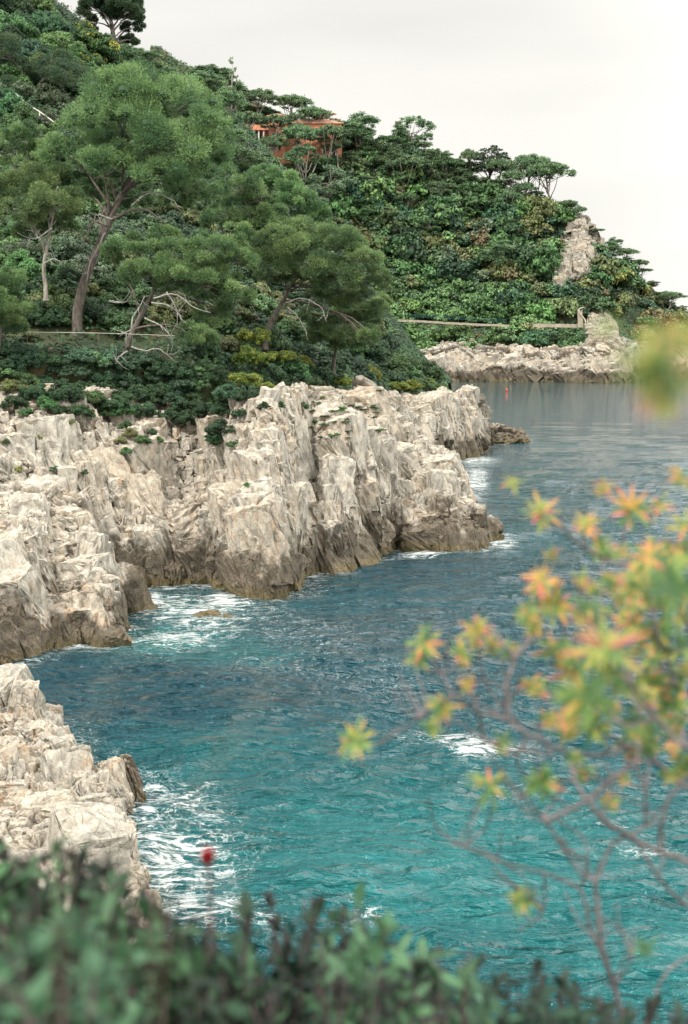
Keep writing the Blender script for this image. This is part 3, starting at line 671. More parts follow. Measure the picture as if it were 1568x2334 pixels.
FARPINE = foliage_material('distant_pine_needles', (.045, .09, .05), (.12, .20, .10), (.25, .35, .16), trans=.15, objcol=True)
LEAF = foliage_material('shrub_leaves', (.22, .22, .22), (.72, .72, .72), (1.4, 1.4, 1.4), trans=.2, objcol=True)
FLOWER = foliage_material('flowering_leaves', (.02, .05, .015), (.05, .11, .035), (.10, .19, .06), ((.75, .52, .03), .88), trans=.2)
EUPH = foliage_material('spurge_mound_leaves', (.035, .08, .02), (.13, .19, .035), (.40, .40, .07), trans=.2)
BARK = bark_material('pine_bark', (.05, .042, .035), (.19, .16, .135))
PALEBARK = bark_material('pale_pine_bark', (.13, .11, .09), (.40, .36, .31), 2)
DEAD = bark_material('dead_wood', (.16, .15, .135), (.42, .40, .37))

def add_tubes(bag, path, r, sides=7):
    V, Fs = tube(path, r, sides); bag.add(V, Fs, 0)
def hero_pine(name, D, trunk, lobes, label, cat, N, r0=.34, mat=None, seed=1, L=.26, Wd=.045, sub=.34, dead=(), extra=(), low=-.6, core=.6, bark=None, group=None, depth=.8, nsub=16):
    """a tree drawn at distance D: trunk as points (x, y[, dD]), lobes as (x, y, rx, ry, dD)"""
    rng = np.random.default_rng(seed); px = S*D/F
    base = P(trunk[0][0], trunk[0][1], D); root = bpy.data.objects.new(name, None); C.objects.link(root); root.location = base
    tag(root, label, cat, group)
    T = np.array([P(q[0], q[1], D+(q[2] if len(q) > 2 else 0)) for q in trunk])-base
    tp = smooth_path(np.vstack([T[0]+[0, 0, -.8], T]), 26, .02*px*20, rng); n = len(tp)
    tb = Bag(); rr = np.linspace(r0, r0*.34, n); rr[:3] *= (1.25, 1.15, 1.05); add_tubes(tb, tp, rr, 10)
    lb = []
    for q in lobes:
        x, y, rx, ry = q[:4]; dd = q[4] if len(q) > 4 else rng.uniform(-2.2, 2.2)
        rx *= 1.14; ry *= 1.16; c = P(x, y, D+dd)-base; r = np.array([rx*px, rx*px*depth, ry*px]); lb.append((c, r))
        k = int(np.clip(np.argmin(np.linalg.norm(tp-c, axis=1)+.35*np.maximum(tp[:, 2]-c[2]+1, 0)*0)-rng.integers(2, 7), 6, n-1))
        q0 = tp[k]; d_ = c-q0; path = limb(q0, c+d_*.05, np.array([0, 0, .10]), 9, rng, .05)
        add_tubes(tb, path, np.linspace(rr[k]*.5, .035, 9), 6)
        for _ in range(5):
            e = c+unit(rng.normal(size=3))*r*.75; add_tubes(tb, limb(path[5], e, np.array([0, 0, .06]), 6, rng, .04), np.linspace(.05, .014, 6), 4)
    for path in extra:
        q = np.array([P(a[0], a[1], D-1.5) for a in path])-base; add_tubes(tb, smooth_path(q, 14, .03, rng), np.linspace(.13, .03, 14), 6)
    obj('trunk', tb.mesh('trunk', bark or BARK, True), root)
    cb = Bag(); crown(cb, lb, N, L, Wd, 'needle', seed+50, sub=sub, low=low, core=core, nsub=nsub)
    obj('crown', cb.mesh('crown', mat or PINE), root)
    if dead:
        db = Bag()
        for path in dead:
            q = np.array([P(a[0], a[1], D-2.2) for a in path])-base; q = smooth_path(q, 12, .02, rng)
            add_tubes(db, q, np.linspace(.065, .018, 12), 5)
            for _ in range(5):
                k = rng.integers(4, 11); e = q[k]+unit(rng.normal(size=3)*[1, .5, 1])*rng.uniform(.4, 1.1)
                add_tubes(db, limb(q[k], e, np.array([0, 0, -.08]), 5, rng, .02), np.linspace(.022, .008, 5), 4)
        obj('dead_branches', db.mesh('dead_branches', DEAD, True), root)
    return root
# ---- distant tree templates, height 1
def far_tree(kind, seed):
    rng = np.random.default_rng(seed); tb, cb = Bag(), Bag()
    if kind == 'cypress':
        add_tubes(tb, np.array([[0, 0, -.05], [0, 0, .1], [0, 0, .3]]), [.03, .028, .02], 6)
        lob = [((0, 0, z), (w_, w_, .13)) for z, w_ in ((.14, .085), (.28, .10), (.42, .10), (.56, .088), (.70, .07), (.83, .047), (.93, .025))]
        crown(cb, lob, 1500, .045, .02, 'needle', seed, sub=.5, core=.85, nsub=10); return tb, cb
    lean = rng.uniform(-.12, .16); top = .62 if kind != 'cedar' else .95
    T = smooth_path([(-.05, 0, -.35), (0, 0, -.06), (0, 0, .08), (lean*.4+.02, 0, .3), (lean, .02, top)], 12)
    add_tubes(tb, T, np.linspace(.022, .011, 12), 7); lob = []
    if kind == 'umbrella':
        for k in range(13):
            a = k*2.4; rr = .30*math.sqrt((k+.3)/13); c = np.array([lean+rr*math.cos(a), rr*math.sin(a), .70+.17*(1-(rr/.3)**2)+rng.uniform(-.04, .04)])
            lob.append((c, np.array([.15, .15, .105])*rng.uniform(.8, 1.15)))
        N_, low = 4200, -.5
    elif kind == 'round':
        for k in range(16):
            d = sphere_dirs(1, rng, -.8)[0]; c = np.array([lean, 0, .58])+d*[.21, .21, .28]; lob.append((c, np.array([.15, .15, .12])*rng.uniform(.75, 1.15)))
        N_, low = 4600, -.8
    elif kind == 'loose':
        for k in range(15):
            d = sphere_dirs(1, rng, -.7)[0]; c = np.array([lean, 0, .66])+d*[.26, .26, .24]; lob.append((c, np.array([.12, .12, .075])*rng.uniform(.7, 1.2)))
        N_, low = 3400, -.6
    elif kind == 'cedar':
        for k, (z, w_) in enumerate(((.42, .40), (.54, .38), (.66, .34), (.77, .28), (.87, .20), (.95, .10))):
            for j in range(7 if w_ > .15 else 3):
                a = j*.9+k; c = np.array([lean*z+w_*.68*math.cos(a), w_*.68*math.sin(a), z+rng.uniform(-.012, .012)]); lob.append((c, (w_*.38, w_*.38, .028)))
        N_, low = 3400, -.6
    elif kind == 'wispy':
        for k in range(14):
            d = sphere_dirs(1, rng, -.9)[0]; c = np.array([lean, 0, .6])+d*[.24, .24, .36]; lob.append((c, np.array([.07, .07, .06])))
        N_, low = 1000, -.9
    for c, r in lob:
        k = rng.integers(7, 12); add_tubes(tb, limb(T[k], np.array(c), np.array([0, 0, -.1]), 6, rng, .004), np.linspace(.009, .003, 6), 5)
    crown(cb, lob, N_, .036, .017, 'needle', seed, sub=.42, core=.0 if kind == 'wispy' else .66, low=low, nsub=9)
    return tb, cb
TPL = {}
for kind, n in (('umbrella', 3), ('round', 3), ('loose', 3), ('cedar', 1), ('cypress', 1), ('wispy', 1)):
    for i in range(n):
        tb, cb = far_tree(kind, 100+i*7+len(kind))
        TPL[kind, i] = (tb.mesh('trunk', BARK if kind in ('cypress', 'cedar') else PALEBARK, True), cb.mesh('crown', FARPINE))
def shrub_tpl(seed, N, L, Wd, mode='broad', tall=.75, mat=None, lobes=9):
    rng = np.random.default_rng(seed); lob = []
    for k in range(lobes):
        d = sphere_dirs(1, rng, -.15)[0]; R = rng.uniform(.30, .52)
        lob.append((np.array([0, 0, .28])+d*[.62, .62, tall*.62], (R, R, R*.85)))
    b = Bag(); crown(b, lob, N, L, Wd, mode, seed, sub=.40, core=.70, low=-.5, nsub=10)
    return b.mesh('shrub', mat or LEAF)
NEARSH = [shrub_tpl(300+i, 8500, .085, .05) for i in range(5)]
NEARFLOW = [shrub_tpl(320+i, 8500, .085, .05, mat=FLOWER) for i in range(2)]
NEAREUPH = [shrub_tpl(330+i, 7000, .09, .05, mat=EUPH, lobes=12) for i in range(2)]
FARSH = [shrub_tpl(340+i, 1500, .17, .10) for i in range(6)]
def ground_at(G, x, y, rows=None):
    if rows is None and G is GA: rows = (0, ROWLIM['far_hillside'])
    if rows is None and G is GB: rows = (0, ROWLIM['near_hillside'])
    g = G if rows is None else G[rows[0]:rows[1]]
    key = (id(G), rows)
    if key not in GC: GC[key] = project(g.reshape(-1, 3))
    X, Y = GC[key]; return g.reshape(-1, 3)[np.argmin((X-x)**2+(Y-y)**2)]
GC = {}
MASS = []        # shrubs beyond the 300 largest: gathered into one mesh of kind stuff
rs = random.Random(5)
COL = {'dark green': (.055, .115, .055), 'green': (.10, .195, .075), 'fresh green': (.15, .28, .095), 'blue green': (.065, .15, .078),
       'olive': (.19, .22, .09), 'grey green': (.14, .20, .115), 'bronze': (.24, .21, .11), 'yellow green': (.32, .34, .09), 'rusty brown': (.24, .10, .055)}
def mesh_arrays(me):
    if me.name not in MA:
        V = np.empty(len(me.vertices)*3, np.float32); me.vertices.foreach_get('co', V)
        Lp = np.empty(len(me.loops), np.int32); me.loops.foreach_get('vertex_index', Lp)
        T = np.empty(len(me.vertices), np.float32); me.attributes['tint'].data.foreach_get('value', T)
        MA[me.name] = (V.reshape(-1, 3), Lp.reshape(-1, 4), T)
    return MA[me.name]
MA = {}
def put_shrub(p, r, colour, zone, near, sink=.25, name=None, squash=None, flower=False, mass=False):
    if mass:
        a = rs.uniform(0, 6.28); c = COL[colour]; j = rs.uniform(.82, 1.2)
        MASS.append((rs.choice(NEARSH if near else FARSH), np.array(p)-[0, 0, r*sink], r, rs.uniform(.75, 1.1), a, (c[0]*j, c[1]*j, c[2]*j))); return
    me = rs.choice(NEARFLOW if flower else NEAREUPH if colour == 'yellow' else NEARSH if near else FARSH)
    o = obj(name or 'shrub', me, None, np.array(p)-[0, 0, r*sink]); o.rotation_euler[2] = rs.uniform(0, 6.28)
    s_ = squash or rs.uniform(.75, 1.1); o.scale = (r, r, r*s_)
    if colour in COL:
        c = COL[colour]; j = rs.uniform(.82, 1.2); o.color = (c[0]*j*rs.uniform(.9, 1.1), c[1]*j, c[2]*j*rs.uniform(.9, 1.1), 1)
    cn = colour if not flower else 'dark green yellow-flowered'
    if colour == 'yellow': cn = 'yellow-green domed'
    g = f'{cn} shrubs {zone}'; tag(o, f'{cn} shrub {zone}', 'shrub', g); return o
def put_tree(kind, bx, by, ty, wd, label, i=0, G=None, colr=(1, 1, 1), mirror=False, group=None, base=None, name=None, near=0):
    G = GA if G is None else G
    p = ground_at(G, bx, by) if base is None else base; D = p[1]-near; p = P(bx, by, D); h = (by-ty)*S*D/F; wm = wd*S*D/F*(1.15 if kind != 'cypress' else 1)
    root = bpy.data.objects.new(name or {'cypress': 'cypress_tree', 'cedar': 'cedar_tree'}.get(kind, 'pine_tree'), None); C.objects.link(root)
    root.location = p; natural = {'umbrella': .78, 'round': .62, 'loose': .72, 'cedar': .82, 'cypress': .2, 'wispy': .62}[kind]
    k = wm/(h*natural); root.scale = (h*k*(-1 if mirror else 1), h*k, h); root.rotation_euler[2] = rs.uniform(-.4, .4)
    tr, cw_ = TPL[kind, i]; obj('trunk', tr, root); c = obj('crown', cw_, root); c.color = colr+(1,) if len(colr) == 3 else colr
    tag(root, label, 'tree', group); return root
def leaf_carpet(name, G, n, L, Wd, mat, label, seed, rows, mask=None, lift=.5, cat='ground cover'):
    rng = np.random.default_rng(seed); r0, r1 = rows; g = G[r0:r1]
    i = rng.uniform(0, g.shape[0]-1.001, n*3); j = rng.uniform(0, g.shape[1]-1.001, n*3)
    a, b_ = i.astype(int), j.astype(int); fi, fj = (i-a)[:, None], (j-b_)[:, None]
    p = (g[a, b_]*(1-fi)+g[a+1, b_]*fi)*(1-fj)+(g[a, b_+1]*(1-fi)+g[a+1, b_+1]*fi)*fj
    cell = np.linalg.norm(np.cross(g[a+1, b_]-g[a, b_], g[a, b_+1]-g[a, b_]), axis=1)
    keep = rng.random(len(p)) < cell/cell.max()*3
    if mask is not None: keep &= mask(*project(p), rng)
    p = p[keep][:n]; nn = len(p)
    hgt = np.abs(fbm(p*.35, seed, 3))*2.4+.15; p[:, 2] += hgt*rng.random(nn)*lift*2
    V, Fq = leaf_quads(p, np.tile([0, -.5, .8], (nn, 1)), L, Wd, 'broad', rng)
    ti = np.clip(.5+.9*fbm(p*.12, seed+4, 3)+.25*rng.normal(size=nn), 0, 1)
    o = obj(name, mesh_np(name, V, Fq, mat, False, {'tint': np.repeat(ti, 4)})); tag(o, label, cat, None, 'stuff'); return o

def build_mass(name, label):
    Vs, Fs, Ts, Cs, n = [], [], [], [], 0
    for (me, p, r, sq, a, c) in MASS:
        V, Fq, T = mesh_arrays(me)
        if p[1] > 300 and me in NEARSH: pass
        ca, sa = math.cos(a), math.sin(a)
        W_ = np.stack([(V[:, 0]*ca-V[:, 1]*sa)*r, (V[:, 0]*sa+V[:, 1]*ca)*r, V[:, 2]*r*sq], 1)+p
        Vs.append(W_); Fs.append(Fq+n); Ts.append(T); Cs.append(np.tile(np.array(c+(1,), np.float32), (len(V), 1))); n += len(V)
    m, t, b = newmat('scrub_leaves'); ti = attr(t, 'tint')
    r_ = ramp(t, [(0, (.22, .22, .22)), (.5, (.72, .72, .72)), (1, (1.4, 1.4, 1.4))], ti).outputs[0]
    t.links.new(mixc(t, 1., r_, N(t, 'ShaderNodeAttribute', attribute_name='leaf_colour').outputs['Color'], 'MULTIPLY'), b.inputs['Base Color']); b.inputs['Roughness'].default_value = .55
    me = mesh_np(name, np.concatenate(Vs), np.concatenate(Fs), m, False, {'tint': np.concatenate(Ts)})
    at = me.attributes.new('leaf_colour', 'FLOAT_COLOR', 'POINT'); at.data.foreach_set('color', np.concatenate(Cs).ravel())
    tag(obj(name, me), label, 'scrub', None, 'stuff')
# ================================================================ PLANTS: placement
GROUND = foliage_material('ground_leaves', (.015, .035, .018), (.035, .078, .035), (.07, .14, .055), trans=.15)
def mb(x, y, rng): return ~((x > 60) & (x < 440) & (y > 748) & (y < 800) & (rng.random(len(x)) < .75))
leaf_carpet('ivy_cover', GB, 210000, .44, .28, GROUND, 'dark ivy and undergrowth covering the near wooded slope', 1, (2, 200), mb)
GROUND2 = foliage_material('far_ground_leaves', (.02, .045, .022), (.045, .10, .045), (.08, .17, .07), trans=.15)
leaf_carpet('scrub_cover', GA, 110000, 1.25, .8, GROUND2, 'low green scrub covering the far hillside', 2, (6, 128))
leaf_carpet('slope_scrub', GV, 30000, .16, .09, GROUND, 'low scrub on the slope below the viewpoint', 3, (10, 105), lambda x, y, r: (x < 250) & (y > 2150))
# ---- hero pines
hero_pine('pine_tree', 99, [(176, 745), (178, 700), (200, 620), (236, 535), (266, 465), (300, 400), (345, 345)],
 [(250, 240, 92, 58), (330, 205, 85, 52), (418, 245, 78, 50), (478, 290, 52, 52), (195, 300, 66, 52), (150, 355, 56, 42), (300, 300, 92, 58, -2.5), (388, 330, 88, 55, -2.5), (468, 368, 58, 52), (235, 372, 82, 44, -2),
  (432, 430, 68, 46, 1.5), (180, 425, 66, 40), (455, 460, 44, 34, 2), (365, 395, 60, 34, -3), (250, 440, 52, 28, 2), (330, 455, 60, 30, 2.5)],
 'largest pine, leaning, with a thick bare trunk and wide dense crown above the main cliff', 'tree', 150000, .42, seed=11, L=.24, Wd=.034,
 extra=[[(255, 500), (290, 482), (330, 476), (365, 500), (395, 530), (425, 545)], [(245, 515), (215, 505), (200, 530), (190, 560)]],
 dead=[[(240, 530), (225, 560), (205, 600), (198, 640)], [(255, 500), (235, 492), (218, 490), (216, 508)], [(300, 470), (340, 440), (390, 455), (410, 480)]], nsub=20)
hero_pine('pine_tree', 97, [(104, 660), (100, 610), (107, 560), (120, 490), (132, 425)],
 [(60, 440, 72, 36), (125, 462, 66, 34), (10, 425, 56, 32), (95, 405, 60, 28, 2), (35, 480, 52, 30), (140, 500, 56, 28, 2), (75, 520, 46, 24, 2)],
 'slender pale-trunked pine with a drooping crown left of the largest pine', 'tree', 60000, .17, seed=12, bark=PALEBARK, L=.24, Wd=.034,
 dead=[[(118, 520), (90, 540), (62, 545)], [(103, 600), (120, 590), (142, 600)]])
hero_pine('pine_tree', 94.5, [(285, 812), (296, 770), (318, 725), (345, 672), (372, 625)],
 [(298, 562, 54, 30), (360, 552, 58, 30), (425, 588, 62, 36), (485, 578, 54, 34), (540, 602, 38, 34), (340, 618, 56, 26, -1.5), (405, 640, 62, 32, -1.5), (475, 655, 60, 36), (530, 668, 44, 40), (490, 722, 46, 34), (445, 762, 42, 22), (255, 590, 24, 16)],
 'low spreading pine leaning over the railing, grey dead branches beneath its crown', 'tree', 95000, .26, seed=13, L=.22, Wd=.032,
 dead=[[(300, 752), (302, 725), (318, 700), (330, 675)], [(300, 752), (285, 758), (268, 762)], [(330, 725), (370, 745), (395, 775)], [(345, 690), (390, 700), (425, 740)], [(350, 680), (400, 670), (440, 700), (480, 712)],
       [(300, 790), (330, 800), (360, 795), (385, 812)], [(290, 800), (270, 815), (262, 830)], [(380, 665), (400, 700), (415, 735)], [(250, 685), (275, 690), (300, 685)]])
hero_pine('pine_tree', 106, [(604, 772), (618, 735), (640, 695), (662, 655), (700, 600)],
 [(640, 562, 56, 38), (700, 540, 62, 36), (768, 560, 62, 36), (826, 598, 48, 36), (858, 640, 28, 30), (635, 618, 50, 34), (705, 612, 64, 34, -2), (780, 636, 62, 38), (822, 695, 44, 36), (752, 682, 54, 28, 1), (800, 745, 52, 34, 1), (842, 760, 26, 26), (745, 738, 40, 22, 3)],
 'broad pine with a slanting trunk at the right end of the near pines', 'tree', 100000, .27, seed=14, L=.25, Wd=.036,
 dead=[[(650, 690), (690, 680), (730, 700), (745, 735)], [(690, 610), (705, 600), (720, 615)], [(655, 700), (680, 725), (700, 760)]])
hero_pine('pine_tree', 128, [(590, 640), (585, 560), (575, 480)],
 [(540, 420, 52, 36), (598, 448, 46, 32), (622, 492, 38, 28), (545, 478, 56, 32), (600, 530, 56, 32), (520, 545, 56, 32), (650, 520, 30, 24), (560, 585, 50, 28), (630, 570, 46, 24), (500, 500, 40, 26)],
 'grey-green pine half hidden behind the largest pine, on its right side', 'tree', 60000, .22, seed=15, L=.30, Wd=.045)
hero_pine('pine_tree', 116, [(760, 830), (770, 780), (790, 730)],
 [(840, 715, 40, 34), (868, 690, 22, 24), (800, 770, 48, 34), (740, 765, 40, 26), (850, 770, 26, 24), (790, 720, 40, 28), (700, 735, 34, 22)],
 'dark low pine tucked beneath the right end of the near pines, above the yellow-green clump', 'tree', 45000, .2, seed=21, L=.27, Wd=.04)
hero_pine('pine_tree', 140, [(690, 560), (688, 510), (680, 470)],
 [(640, 420, 44, 30), (680, 455, 46, 30), (720, 495, 40, 28), (660, 500, 46, 30), (610, 400, 34, 26), (740, 530, 30, 24)],
 'grey-green pine behind the right-hand near pine, below the villa', 'tree', 40000, .2, seed=22, L=.32, Wd=.05)
hero_pine('pine_tree', 112, [(30, 400), (35, 370), (42, 345)],
 [(35, 330, 46, 30), (75, 350, 36, 26), (5, 355, 36, 28), (50, 300, 34, 22), (90, 385, 34, 22)],
 'bright bushy young pine by the left edge above the drooping pine', 'tree', 30000, .12, seed=23, L=.22, Wd=.036)
hero_pine('pine_tree', 91, [(-10, 850), (0, 770), (10, 700)],
 [(18, 640, 40, 30), (28, 690, 42, 34), (4, 740, 40, 34), (30, 745, 30, 24), (-30, 690, 46, 46)],
 'small dense pine cut by the left edge above the cliff', 'tree', 45000, .16, seed=16, L=.2, Wd=.03)
hero_pine('pine_tree', 150, [(48, 262), (62, 225), (85, 195), (110, 165)],
 [(118, 148, 52, 34), (150, 178, 52, 26), (30, 165, 42, 38), (20, 215, 40, 30), (70, 195, 40, 24), (170, 160, 30, 24), (5, 120, 34, 46)],
 'dark pine above the zigzag steps near the upper left corner', 'tree', 50000, .18, PINEDARK, 17, .26, .045)
hero_pine('stone_pine', 205, [(262, 112), (258, 80), (252, 40), (246, 0), (244, -40)],
 [(215, 20, 32, 26), (250, -8, 42, 22), (290, 22, 34, 30, 1), (305, 55, 22, 26, 2), (292, 92, 22, 9), (240, 92, 10, 10), (205, 55, 14, 24), (270, 6, 30, 24), (315, 30, 12, 24)],
 'dark umbrella-shaped stone pine silhouetted against the sky at the top left', 'tree', 52000, .42, PINEDARK, 18, .42, .09,
 extra=[[(258, 90), (275, 72), (300, 62)], [(258, 70), (280, 50), (305, 45)], [(255, 55), (235, 30), (215, 20)], [(262, 100), (285, 92), (300, 90)]], core=.75)
# ---- mid hillside behind the big pine (on the near slope's crest)
for k, (kind, bx, by, ty, wd, lab, i) in enumerate([
 ('round', 330, 190, 118, 80, 'rounded green tree just right of the dark stone pine', 0),
 ('round', 385, 225, 150, 90, 'broad green tree on the skyline above the largest pine', 1),
 ('round', 445, 250, 160, 80, 'green tree on the skyline, second right of the rounded one by the stone pine', 2),
 ('wispy', 522, 300, 140, 58, 'thin feathery tree rising against the sky above its neighbours', 0),
 ('loose', 495, 290, 190, 80, 'loose-crowned pine at the foot of the feathery tree', 1),
 ('loose', 420, 260, 185, 70, 'low loose pine touching the top right of the largest pine', 2),
 ('round', 350, 215, 160, 70, 'green tree crown peeping over the largest pine', 2),
 ]): put_tree(kind, bx, by, ty, wd, lab, i, GB)
# ---- far hillside trees: kind, base x, base y, top y, crown width, label
far = [
 ('umbrella', 575, 300, 203, 88, 'umbrella pine on the skyline left of the villa', 0), ('umbrella', 655, 300, 217, 92, 'flat-topped pine on the skyline directly behind the villa', 1),
 ('cypress', 694, 285, 221, 15, 'small pointed cypress on the skyline behind the villa', 0), ('umbrella', 700, 330, 243, 84, 'round pine overhanging the roof of the villa', 1),
 ('loose', 742, 330, 255, 66, 'thin reddish tree on the skyline at the right end of the villa', 0), ('umbrella', 556, 345, 255, 76, 'pine hiding the left end of the white-columned loggia', 2),
 ('umbrella', 618, 352, 262, 78, 'pine standing before the left corner of the villa tower', 2), ('umbrella', 612, 402, 308, 60, 'small umbrella pine with bent pale trunk in front of the villa', 0),
 ('umbrella', 672, 410, 283, 95, 'tall pine with leaning pale trunk in front of the villa middle', 1), ('loose', 690, 440, 330, 92, 'lower pine with leaning pale trunk below the villa middle', 0),
 ('umbrella', 742, 390, 285, 80, 'pine before the right half of the villa', 2), ('loose', 770, 380, 300, 60, 'loose pine covering the upper right corner of the villa', 1),
 ('round', 812, 370, 257, 98, 'large round pine on the skyline to the right of the villa', 0), ('loose', 918, 372, 264, 92, 'open-branched pine on the skyline with sky showing through its crown', 2),
 ('round', 880, 415, 316, 84, 'round pine below the open-branched skyline pine', 1), ('loose', 760, 500, 375, 90, 'pale-trunked pine leaning right in the middle of the slope below the villa', 1),
 ('umbrella', 918, 455, 355, 96, 'umbrella pine with a leaning pale trunk below the skyline gap', 2), ('round', 970, 400, 338, 60, 'dense small pine on the skyline left of the gap', 2),
 ('loose', 1010, 425, 345, 60, 'thin pine on the skyline right of the gap', 0), ('cypress', 1050, 425, 362, 12, 'narrow cypress, left one of the pair beside the cedar', 0),
 ('cypress', 1068, 428, 358, 13, 'narrow cypress, right one of the pair beside the cedar', 0), ('umbrella', 1064, 425, 340, 44, 'small-headed pine left of the layered cedar', 1),
 ('cedar', 1112, 425, 334, 96, 'dark layered cedar standing highest of the headland trees', 0), ('umbrella', 1128, 452, 360, 78, 'umbrella pine directly right of and below the cedar', 0),
 ('umbrella', 1195, 455, 351, 88, 'wide umbrella pine between the cedar and the last headland pine', 2), ('umbrella', 1258, 474, 369, 116, 'last large umbrella pine at the right end of the headland skyline', 1),
 ('umbrella', 1220, 478, 372, 60, 'thin-trunked pine leaning left of the last headland pine', 0), ('umbrella', 1160, 475, 385, 62, 'smaller pine beneath the wide umbrella pine', 1),
 ('loose', 1142, 530, 428, 62, 'pine with two bare pale trunks below the headland skyline trees', 2), ('loose', 1040, 520, 470, 44, 'little pine with a crooked pale trunk on the open mid slope', 1),
 ('loose', 990, 480, 420, 50, 'little grey-green pine on the slope under the skyline gap', 0), ('loose', 1255, 510, 462, 62, 'spreading low pine clinging above the grey rock face', 1),
 ('round', 1395, 590, 540, 44, 'dark pine on the descending skyline right of the rock face', 0), ('umbrella', 1422, 612, 565, 56, 'layered pine on the descending skyline, second from the rock face', 1),
 ('umbrella', 1448, 640, 590, 46, 'small pine on the descending skyline, third from the rock face', 2), ('umbrella', 1520, 715, 664, 60, 'lone umbrella pine low on the far right skyline', 0),
 ('round', 1562, 740, 704, 40, 'small round pine at the right picture edge on the skyline', 1), ('round', 1130, 640, 548, 86, 'bluish round pine in the middle of the far slope', 0),
 ('loose', 700, 510, 420, 84, 'pale grey-green pine on the slope left of the leaning pale-trunked pine', 2), ('round', 845, 470, 405, 66, 'dense pine on the upper slope right of the leaning pale-trunked pine', 0),
 ('umbrella', 1290, 500, 455, 40, 'small flat pine on the brow above the rock face', 2), ('loose', 655, 480, 410, 60, 'grey pine on the slope just right of the near pine crowns', 0)]
for (kind, bx, by, ty, wd, lab, i) in far:
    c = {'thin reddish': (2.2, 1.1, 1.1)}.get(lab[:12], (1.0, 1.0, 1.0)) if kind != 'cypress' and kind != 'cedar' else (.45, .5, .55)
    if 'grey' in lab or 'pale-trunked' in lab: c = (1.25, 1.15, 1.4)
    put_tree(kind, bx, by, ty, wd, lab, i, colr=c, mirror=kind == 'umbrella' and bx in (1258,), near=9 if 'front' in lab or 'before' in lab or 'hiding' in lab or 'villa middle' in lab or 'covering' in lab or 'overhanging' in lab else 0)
# smaller trees filling the upper far slope, too alike to tell apart one by one
k = 0
for Y in range(392, 600, 34):
    for X in range(560, 1300, 44):
        x_, y_ = X+rs.uniform(-18, 18), Y+rs.uniform(-12, 12)
        ry = float(np.interp(x_, [q[0] for q in ridge], [q[1] for q in ridge])); lim = float(np.interp(x_, [470, 580, 680, 780, 870, 950, 1020], [235, 340, 480, 600, 715, 812, 872]))
        if y_ < ry+25 or (x_ < 1020 and y_ > lim+40) or rs.random() < .35+.5*(Y > 520) or (570 < x_ < 790 and y_ < 400) or (1270 < x_ < 1350 and y_ > 490): continue
        h_ = rs.uniform(44, 70); kind = rs.choice(['round', 'round', 'loose', 'umbrella']); z_ = 'below the villa' if x_ < 830 else 'on the middle of the upper far slope' if x_ < 1050 else 'under the headland skyline trees'
        tone_ = rs.choice([(1, 1, 1), (.8, .95, .85), (1.2, 1.1, 1.2)]); tn = {1: 'green', .8: 'dark green', 1.2: 'grey-green'}[tone_[0]]
        kn = {'round': 'bushy', 'loose': 'loose-crowned', 'umbrella': 'flat-topped'}[kind]
        put_tree(kind, x_, y_, y_-h_, rs.uniform(46, 72), f'small {tn} {kn} pine {z_}', rs.randrange(3), colr=tone_, group=f'small {tn} {kn} pines {z_}'); k += 1
for (bx, by, ty, wd, lab, i) in ((300, 160, 100, 70, 'bushy tree at the foot of the dark stone pine', 1), (475, 275, 175, 80, 'dark bushy tree left of the feathery skyline tree', 0), (503, 320, 195, 66, 'bushy pine just right of the feathery skyline tree', 2),
    (560, 420, 330, 90, 'bushy pine between the largest pine and the white-columned loggia', 1), (600, 470, 385, 80, 'bushy pine on the near slope edge below the loggia', 0), (492, 385, 285, 84, 'wide bushy pine touching the right edge of the largest pine', 2)):
    put_tree('round', bx, by, ty, wd, lab, i, GB, colr=(1.05, 1.05, 1.0))
k = 0
for X in range(455, 1330, 30):
    X += rs.uniform(-12, 12); ry = float(np.interp(X, [q[0] for q in ridge], [q[1] for q in ridge])); h_ = rs.uniform(34, 74)*(1 if X < 1040 else .6)
    if 560 < X < 800 and rs.random() < .5: h_ *= .6
    kind = rs.choice(['round', 'round', 'loose', 'umbrella']); kn = {'round': 'bushy', 'loose': 'loose-crowned', 'umbrella': 'flat-topped'}[kind]
    z_ = 'left of the villa' if X < 560 else 'behind the villa' if X < 790 else 'between the villa and the cedar' if X < 1100 else 'right of the cedar'
    put_tree(kind, X, ry+rs.uniform(4, 16), ry-h_+10, rs.uniform(48, 84)*(1 if X < 1040 else .6), f'{kn} pine of the skyline row {z_}', rs.randrange(3), group=f'{kn} pines of the skyline row {z_}', colr=rs.choice([(1, 1, 1), (.8, .95, .85), (1.15, 1.1, 1.1)]))
for X in range(1352, 1610, 22):
    X += rs.uniform(-8, 8); ry = float(np.interp(X, [q[0] for q in ridge], [q[1] for q in ridge])); kind = rs.choice(['round', 'round', 'umbrella', 'loose'])
    put_tree(kind, X, ry+rs.uniform(6, 16), ry-rs.uniform(6, 26), rs.uniform(30, 50), f'small {dict(round="bushy", umbrella="flat-topped", loose="loose-crowned")[kind]} pine of the row descending the far right skyline', rs.randrange(3), group=f'small {dict(round="bushy", umbrella="flat-topped", loose="loose-crowned")[kind]} pines of the far right skyline', colr=(.9, 1, .9))
